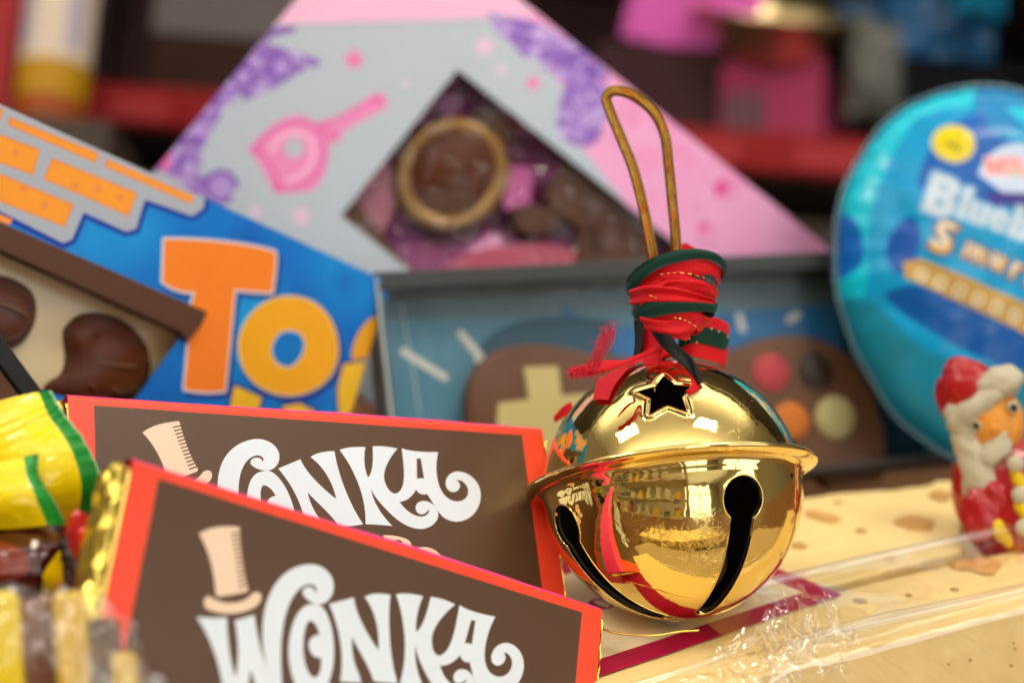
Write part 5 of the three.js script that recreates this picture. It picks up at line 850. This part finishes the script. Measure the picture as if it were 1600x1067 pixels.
  partW('wrapper', sheet([[[-90, 822, 0.302], [-30, 824, 0.301], [40, 822, 0.301], [90, 822, 0.303], [116, 826, 0.306]], [[-90, 860, 0.295], [-30, 862, 0.293], [40, 858, 0.293], [90, 856, 0.296], [122, 862, 0.302]], [[-90, 900, 0.293], [-30, 902, 0.291], [40, 900, 0.291], [90, 900, 0.294], [124, 906, 0.3]], [[-90, 960, 0.297], [-30, 960, 0.296], [40, 956, 0.296], [90, 956, 0.298], [120, 956, 0.303]]], 80, 60, wrinkle(0.0007, 1.2), 0.006), plastic({ map: mt }), t3);
  // red faceted sweet
  const gem = mergeVertices(new THREE.SphereGeometry(1, 7, 5).deleteAttribute('uv').deleteAttribute('normal')); { const p = gem.attributes.position; for (let i = 0; i < p.count; i++) { const y = p.getY(i); const k = y < 0 ? 1 + y * 0.45 : 1; p.setXYZ(i, p.getX(i) * k, y, p.getZ(i) * k); } }
  const gg = gem.toNonIndexed(); gg.computeVertexNormals();
  const f = new Face(126, 843, 0.296, 8, 20, 0);
  const t4 = thing('boiled_sweet', 'red faceted boiled sweet beside the gold foil end', 'boiled sweet', f.world(0, -0.0055), f.quat);
  part('sweet_body', gg.clone().scale(0.0026, 0.0054, 0.0026).translate(0, 0.0055, 0), phy(css(214, 10, 14), 0.12, { clearcoat: 0.6, transmission: 0.25, thickness: 0.003, attenuationColor: lin(0.9, 0.03, 0.02), attenuationDistance: 0.003 }), t4);
  part('sweet_core', gg.clone().scale(0.0014, 0.003, 0.0012).translate(0.0005, 0.0048, 0.0026), phy(css(236, 66, 22), 0.2, { clearcoat: 0.5 }), t4);
  // sweets in clear cellophane, nearest and most blurred
  const cl = (rows, amp, k) => sheet(rows, 100, 90, (u, v) => amp * (1.2 * N3(u * 4 * k, v * 3 * k, 1) + 0.8 * Math.abs(N3(u * 8 * k, v * 5 * k, 5)) + 0.12 * N3(u * 24, v * 20, 8) + 0.35 * Math.sin((u + v * 0.4 + 0.2 * N3(u * 3, v * 3, 6)) * 24)));
  const t5 = thing('wrapped_sweet', 'sweets with yellow stripes in clear cellophane in the lower left corner', 'wrapped sweet', P(60, 1080, 0.262), null, 'wrapped sweets');
  partW('clear_wrap', cl([[[-70, 925, 0.27], [0, 922, 0.268], [70, 930, 0.267], [130, 930, 0.266], [190, 960, 0.264]], [[-70, 980, 0.262], [0, 975, 0.259], [80, 985, 0.258], [150, 990, 0.258], [215, 1010, 0.258]], [[-70, 1100, 0.258], [10, 1100, 0.255], [90, 1100, 0.254], [160, 1100, 0.254], [230, 1095, 0.256]]], 0.0016, 1.1), M.film, t5);
  const lump = (x, y, z, rx, ry, col, name = 'sweet_body') => { const fc = new Face(x, y, z, 4, 12, 10), k = S * z, g = new RoundedBoxGeometry(2 * rx * k, 2 * ry * k, 1.3 * rx * k, 5, 0.5 * rx * k), p = g.attributes.position; for (let i = 0; i < p.count; i++) p.setZ(i, p.getZ(i) + 0.0004 * N3(p.getX(i) * 300, p.getY(i) * 300, x)); g.computeVertexNormals(); partW(name, g.applyQuaternion(fc.quat).translate(...fc.world(0, 0).toArray()), phy(col, 0.3, { clearcoat: 0.4 }), t5); };
  lump(-8, 1020, 0.268, 42, 95, css(232, 204, 10)); lump(58, 1030, 0.271, 34, 95, css(112, 66, 44)); lump(112, 1020, 0.268, 26, 95, css(216, 178, 60)); lump(160, 1045, 0.27, 30, 78, css(84, 62, 48)); lump(196, 1080, 0.266, 20, 60, css(214, 180, 40));
  const t6 = thing('clear_wrapper', 'loose clear wrapper end in front of the near chocolate bar', 'wrapper', P(190, 1100, 0.25), null);
  partW('clear_film', cl([[[120, 1000, 0.256], [150, 1005, 0.253], [178, 1018, 0.252], [200, 1040, 0.254]], [[120, 1040, 0.252], [155, 1035, 0.249], [190, 1050, 0.248], [230, 1070, 0.252]], [[110, 1120, 0.25], [160, 1120, 0.247], [210, 1120, 0.247], [260, 1120, 0.25]]], 0.0022, 1.3), M.film, t6);
}

// ------------------------------------------------------------------ the shop shelf behind, far out of focus
{
  const f = new Face(730, 208, 0.9, -4.2, 0, 14), k = S * 0.9, L = (x, y) => f.uv(x, y);
  const t = thing('display_shelf', 'dark shop shelf with a red front rail far behind the sweets', 'shelf', f.world(0, -0.12), f.quat);
  const at = (x0, y0, x1, y1, z, d) => { const [a, b] = L(x0, y1), [c, e] = L(x1, y0); return box(c - a, e - b, d, (a + c) / 2, (b + e) / 2 + 0.12, z - d / 2); };
  const rail = canvas(512, 64, (g, w, h) => { g.fillStyle = 'rgb(128,4,10)'; g.fillRect(0, 0, w, h); });
  part('price_rail', rbox(0.62, 66 * k, 0.006, 0.001, 0, 0.12, 0.003), std(0xffffff, 0.65, { map: rail }), t);
  for (const [x, w] of [[-0.262, 0.03], [-0.215, 0.022], [-0.172, 0.03], [0.118, 0.05], [0.19, 0.034], [0.24, 0.03]]) part('rail_light_patch', box(w, 0.013, 0.0008, x, 0.118, 0.0066), matte(150, 48, 50), t);  // lighter patches on the rail, put in as small paler plates
  part('shelf_board', box(0.62, 0.012, 0.26, 0, 0.12 - 20 * k, -0.131), matte(58, 48, 42), t);
  part('shelf_board', box(0.62, 0.14, 0.01, 0, 0.12 - 0.1, -0.02), matte(60, 50, 46), t);
  part('back_board', box(0.62, 0.3, 0.01, 0, 0.25, -0.266), matte(70, 48, 48), t);
  part('added_shade_board', box(0.62, 0.014, 0.34, 0, 0.335, -0.1), std(css(44, 36, 32), 0.6), t);  // unseen board added overhead to shade the goods below
  for (const x of [-0.315, 0.315]) part('side_panel', box(0.01, 0.42, 0.3, x, 0.21, -0.12), std(css(40, 32, 30), 0.6), t);
  part('shelf_post', at(168, -160, 206, 128, 0.0, 0.014), std(css(120, 112, 104), 0.5), t);
  const shelfY = 0.12 - 20 * k + 0.0062;
  const goods = (name, label, x0, y0, x1, z, d, mat, roll = 0, extra) => { // stands on the shelf board
    const [a] = L(x0, 150), [c, e] = L(x1, y0), h = Math.max(0.01, e + 0.12 - shelfY);
    const g = thing(name, label, extra?.cat ?? 'carton', f.world((a + c) / 2, shelfY - 0.12, z - d / 2), f.quat.clone().multiply(new THREE.Quaternion().setFromAxisAngle(V(0, 1, 0), roll)));
    part('carton_body', rbox(c - a, h, d, 0.0012, 0, h / 2, 0), mat, g); if (extra?.f) extra.f(g, c - a, h, d); return g;
  };
  const brown = matte(48, 28, 20);
  goods('chocolate_box', 'dark brown chocolate box on the far shelf, left of the silver carton', 212, 48, 500, -0.02, 0.1, brown, 0, { f: (g, w, h, d) => part('grey_lid', rbox(w + 0.003, 0.05, d + 0.003, 0.001, 0, h + 0.0253, 0), matte(96, 88, 88), g) });
  goods('chocolate_box', 'wide dark maroon box on the far shelf behind the bell cord', 930, 42, 1160, -0.03, 0.1, matte(58, 34, 37), 0, { f: (g, w, h, d) => part('pink_lid', rbox(w * 0.96, 0.055, d, 0.001, 0, h + 0.0278, -0.004), matte(206, 92, 170), g).rotation.z = -0.16 });
  goods('chocolate_box', 'mauve pink box on the far shelf left of the blue bag', 1172, 84, 1340, -0.01, 0.08, matte(150, 54, 84), -0.4, { f: (g, w, h, d) => part('dark_panel', rbox(w * 0.4, h * 0.5, 0.002, 0.0005, -w * 0.24, h * 0.42, d / 2 + 0.0011), std(css(84, 40, 56), 0.4), g) });
  goods('chocolate_box', 'black box on the far shelf above the blue bag', 1420, 78, 1640, -0.02, 0.09, matte(12, 12, 15), 0);
  { // gold dish on top of the mauve box
    const [a] = L(1225, 60), [, e] = L(1225, 84);
    const g = thing('gold_dish', 'round gold foil dish tilted on the far boxes', 'dish', f.world(a, e + 0.008, -0.03), f.quat.clone().multiply(new THREE.Quaternion().setFromAxisAngle(V(1, 0, 0), 0.55)));
    part('dish_bowl', new THREE.LatheGeometry([[0.004, 0], [0.016, 0.0006], [0.022, 0.006], [0.031, 0.026], [0.034, 0.028], [0.0335, 0.0292], [0.03, 0.0275], [0.021, 0.008], [0.0155, 0.0022], [0.004, 0.0018]].map((p) => new THREE.Vector2(p[0] * 1.4, p[1])), 56), std(lin(0.9, 0.72, 0.36), 0.3, { metalness: 1, side: THREE.DoubleSide, bumpMap: reliefSoft, bumpScale: 0.002 }), g);
    part('dish_foot', new THREE.CylinderGeometry(0.014, 0.016, 0.0012, 40).translate(0, -0.0004, 0), M.foil, g);
  }
  const bag = (label, x0, y0, x1, y1, z, col) => { const g = thing('foil_packet', label, 'packet', f.world(...L((x0 + x1) / 2, y1), z), f.quat); const [a, b] = L(x0, y1), [c, e] = L(x1, y0), w = c - a, h = e - b; const s = new THREE.PlaneGeometry(w, h, 40, 40), p = s.attributes.position; for (let i = 0; i < p.count; i++) { const u = p.getX(i) / w * 2, v = p.getY(i) / h * 2; p.setZ(i, 0.02 * Math.pow(Math.max(0, (1 - u * u) * (1 - v * v)), 0.5) + 0.005 * N3(u * 3, v * 3, x0) + 0.003 * N3(u * 8, v * 8, 3)); } const bk = s.clone().scale(1, 1, -0.6); s.computeVertexNormals(); part('packet_front', s.translate(0, h / 2, 0), phy(col, 0.25, { clearcoat: 0.5 }), g); bk.computeVertexNormals(); part('packet_back', bk.translate(0, h / 2, 0), phy(col, 0.3), g); };
  bag('crumpled blue packet on the far shelf in the upper right corner', 1395, -110, 1580, 78, -0.03, css(14, 84, 132));
  bag('pale grey crumpled packet beside the mauve box on the far shelf', 1318, 40, 1408, 190, 0.0, css(96, 98, 92));
  bag('cyan edged small packet at the top of the far shelf', 1480, -60, 1560, 40, 0.01, css(10, 130, 170));
  bag('dark blue grey packet beside the gold dish on the far shelf', 1320, -40, 1400, 80, -0.035, css(52, 78, 104));
  { // plastic bottle at the far left
    const fb = new Face(85, 100, 0.82, -3, 0, 12), kk = S * 0.82, g = thing('sauce_bottle', 'upright bottle with white and yellow label at the upper left', 'bottle', fb.world(0, -110 * kk), fb.quat);
    const lt = canvas(512, 256, (c, w, h) => { c.fillStyle = 'rgb(206,190,170)'; c.fillRect(0, 0, w, h); c.fillStyle = 'rgb(170,160,178)'; for (const x of [40, 160, 300, 430]) c.fillRect(x, 10, 40, 120); c.fillStyle = 'rgb(176,130,8)'; c.fillRect(0, 150, w, 66); c.fillStyle = 'rgb(150,70,16)'; c.fillRect(0, 216, w, 40); });
    const R = 54 * kk, q = [[0.001, 0], [R * 0.9, 0], [R, 4 * kk], [R, 240 * kk], [R * 0.8, 270 * kk], [R * 0.4, 300 * kk], [R * 0.4, 330 * kk], [0.001, 330 * kk]].map((p) => new THREE.Vector2(...p));
    part('bottle_body', new THREE.LatheGeometry(q, 48), phy(css(110, 62, 22), 0.3), g);
    part('printed_label', new THREE.CylinderGeometry(R + 0.0004, R + 0.0004, 225 * kk, 48, 1, true).translate(0, 122 * kk, 0), std(0xffffff, 0.45, { map: lt, side: THREE.DoubleSide }), g);
    const fr = new Face(-8, 90, 0.83, -3, 0, 12), h = thing('red_box', 'red box standing left of the labelled bottle', 'carton', fr.world(0, -130 * kk), fr.quat);
    part('carton_body', rbox(60 * kk, 330 * kk, 0.03, 0.001, 0, 165 * kk, -0.016), std(css(150, 18, 24), 0.45), h);
    const st = thing('bottle_stand', 'low dark stand under the bottle and the red box', 'stand', fb.world(-30 * kk, -110 * kk - 0.05), fb.quat);
    part('stand_block', rbox(0.09, 0.0488, 0.06, 0.001, 0, 0.0244, -0.006), std(css(66, 56, 50), 0.6), st);
  }
  { // trestle under the far shelf
    const b = thing('shelf_base', 'dark block that carries the far shop shelf', 'stand', V(f.world(0, 0).x, -0.9, f.world(0, -0.1, -0.1).z - 0.05), null);
    part('base_block', box(0.62, 0.87, 0.2, 0, 0.435, 0), std(css(40, 34, 32), 0.7), b);
  }
}

renderer.render(scene, camera);
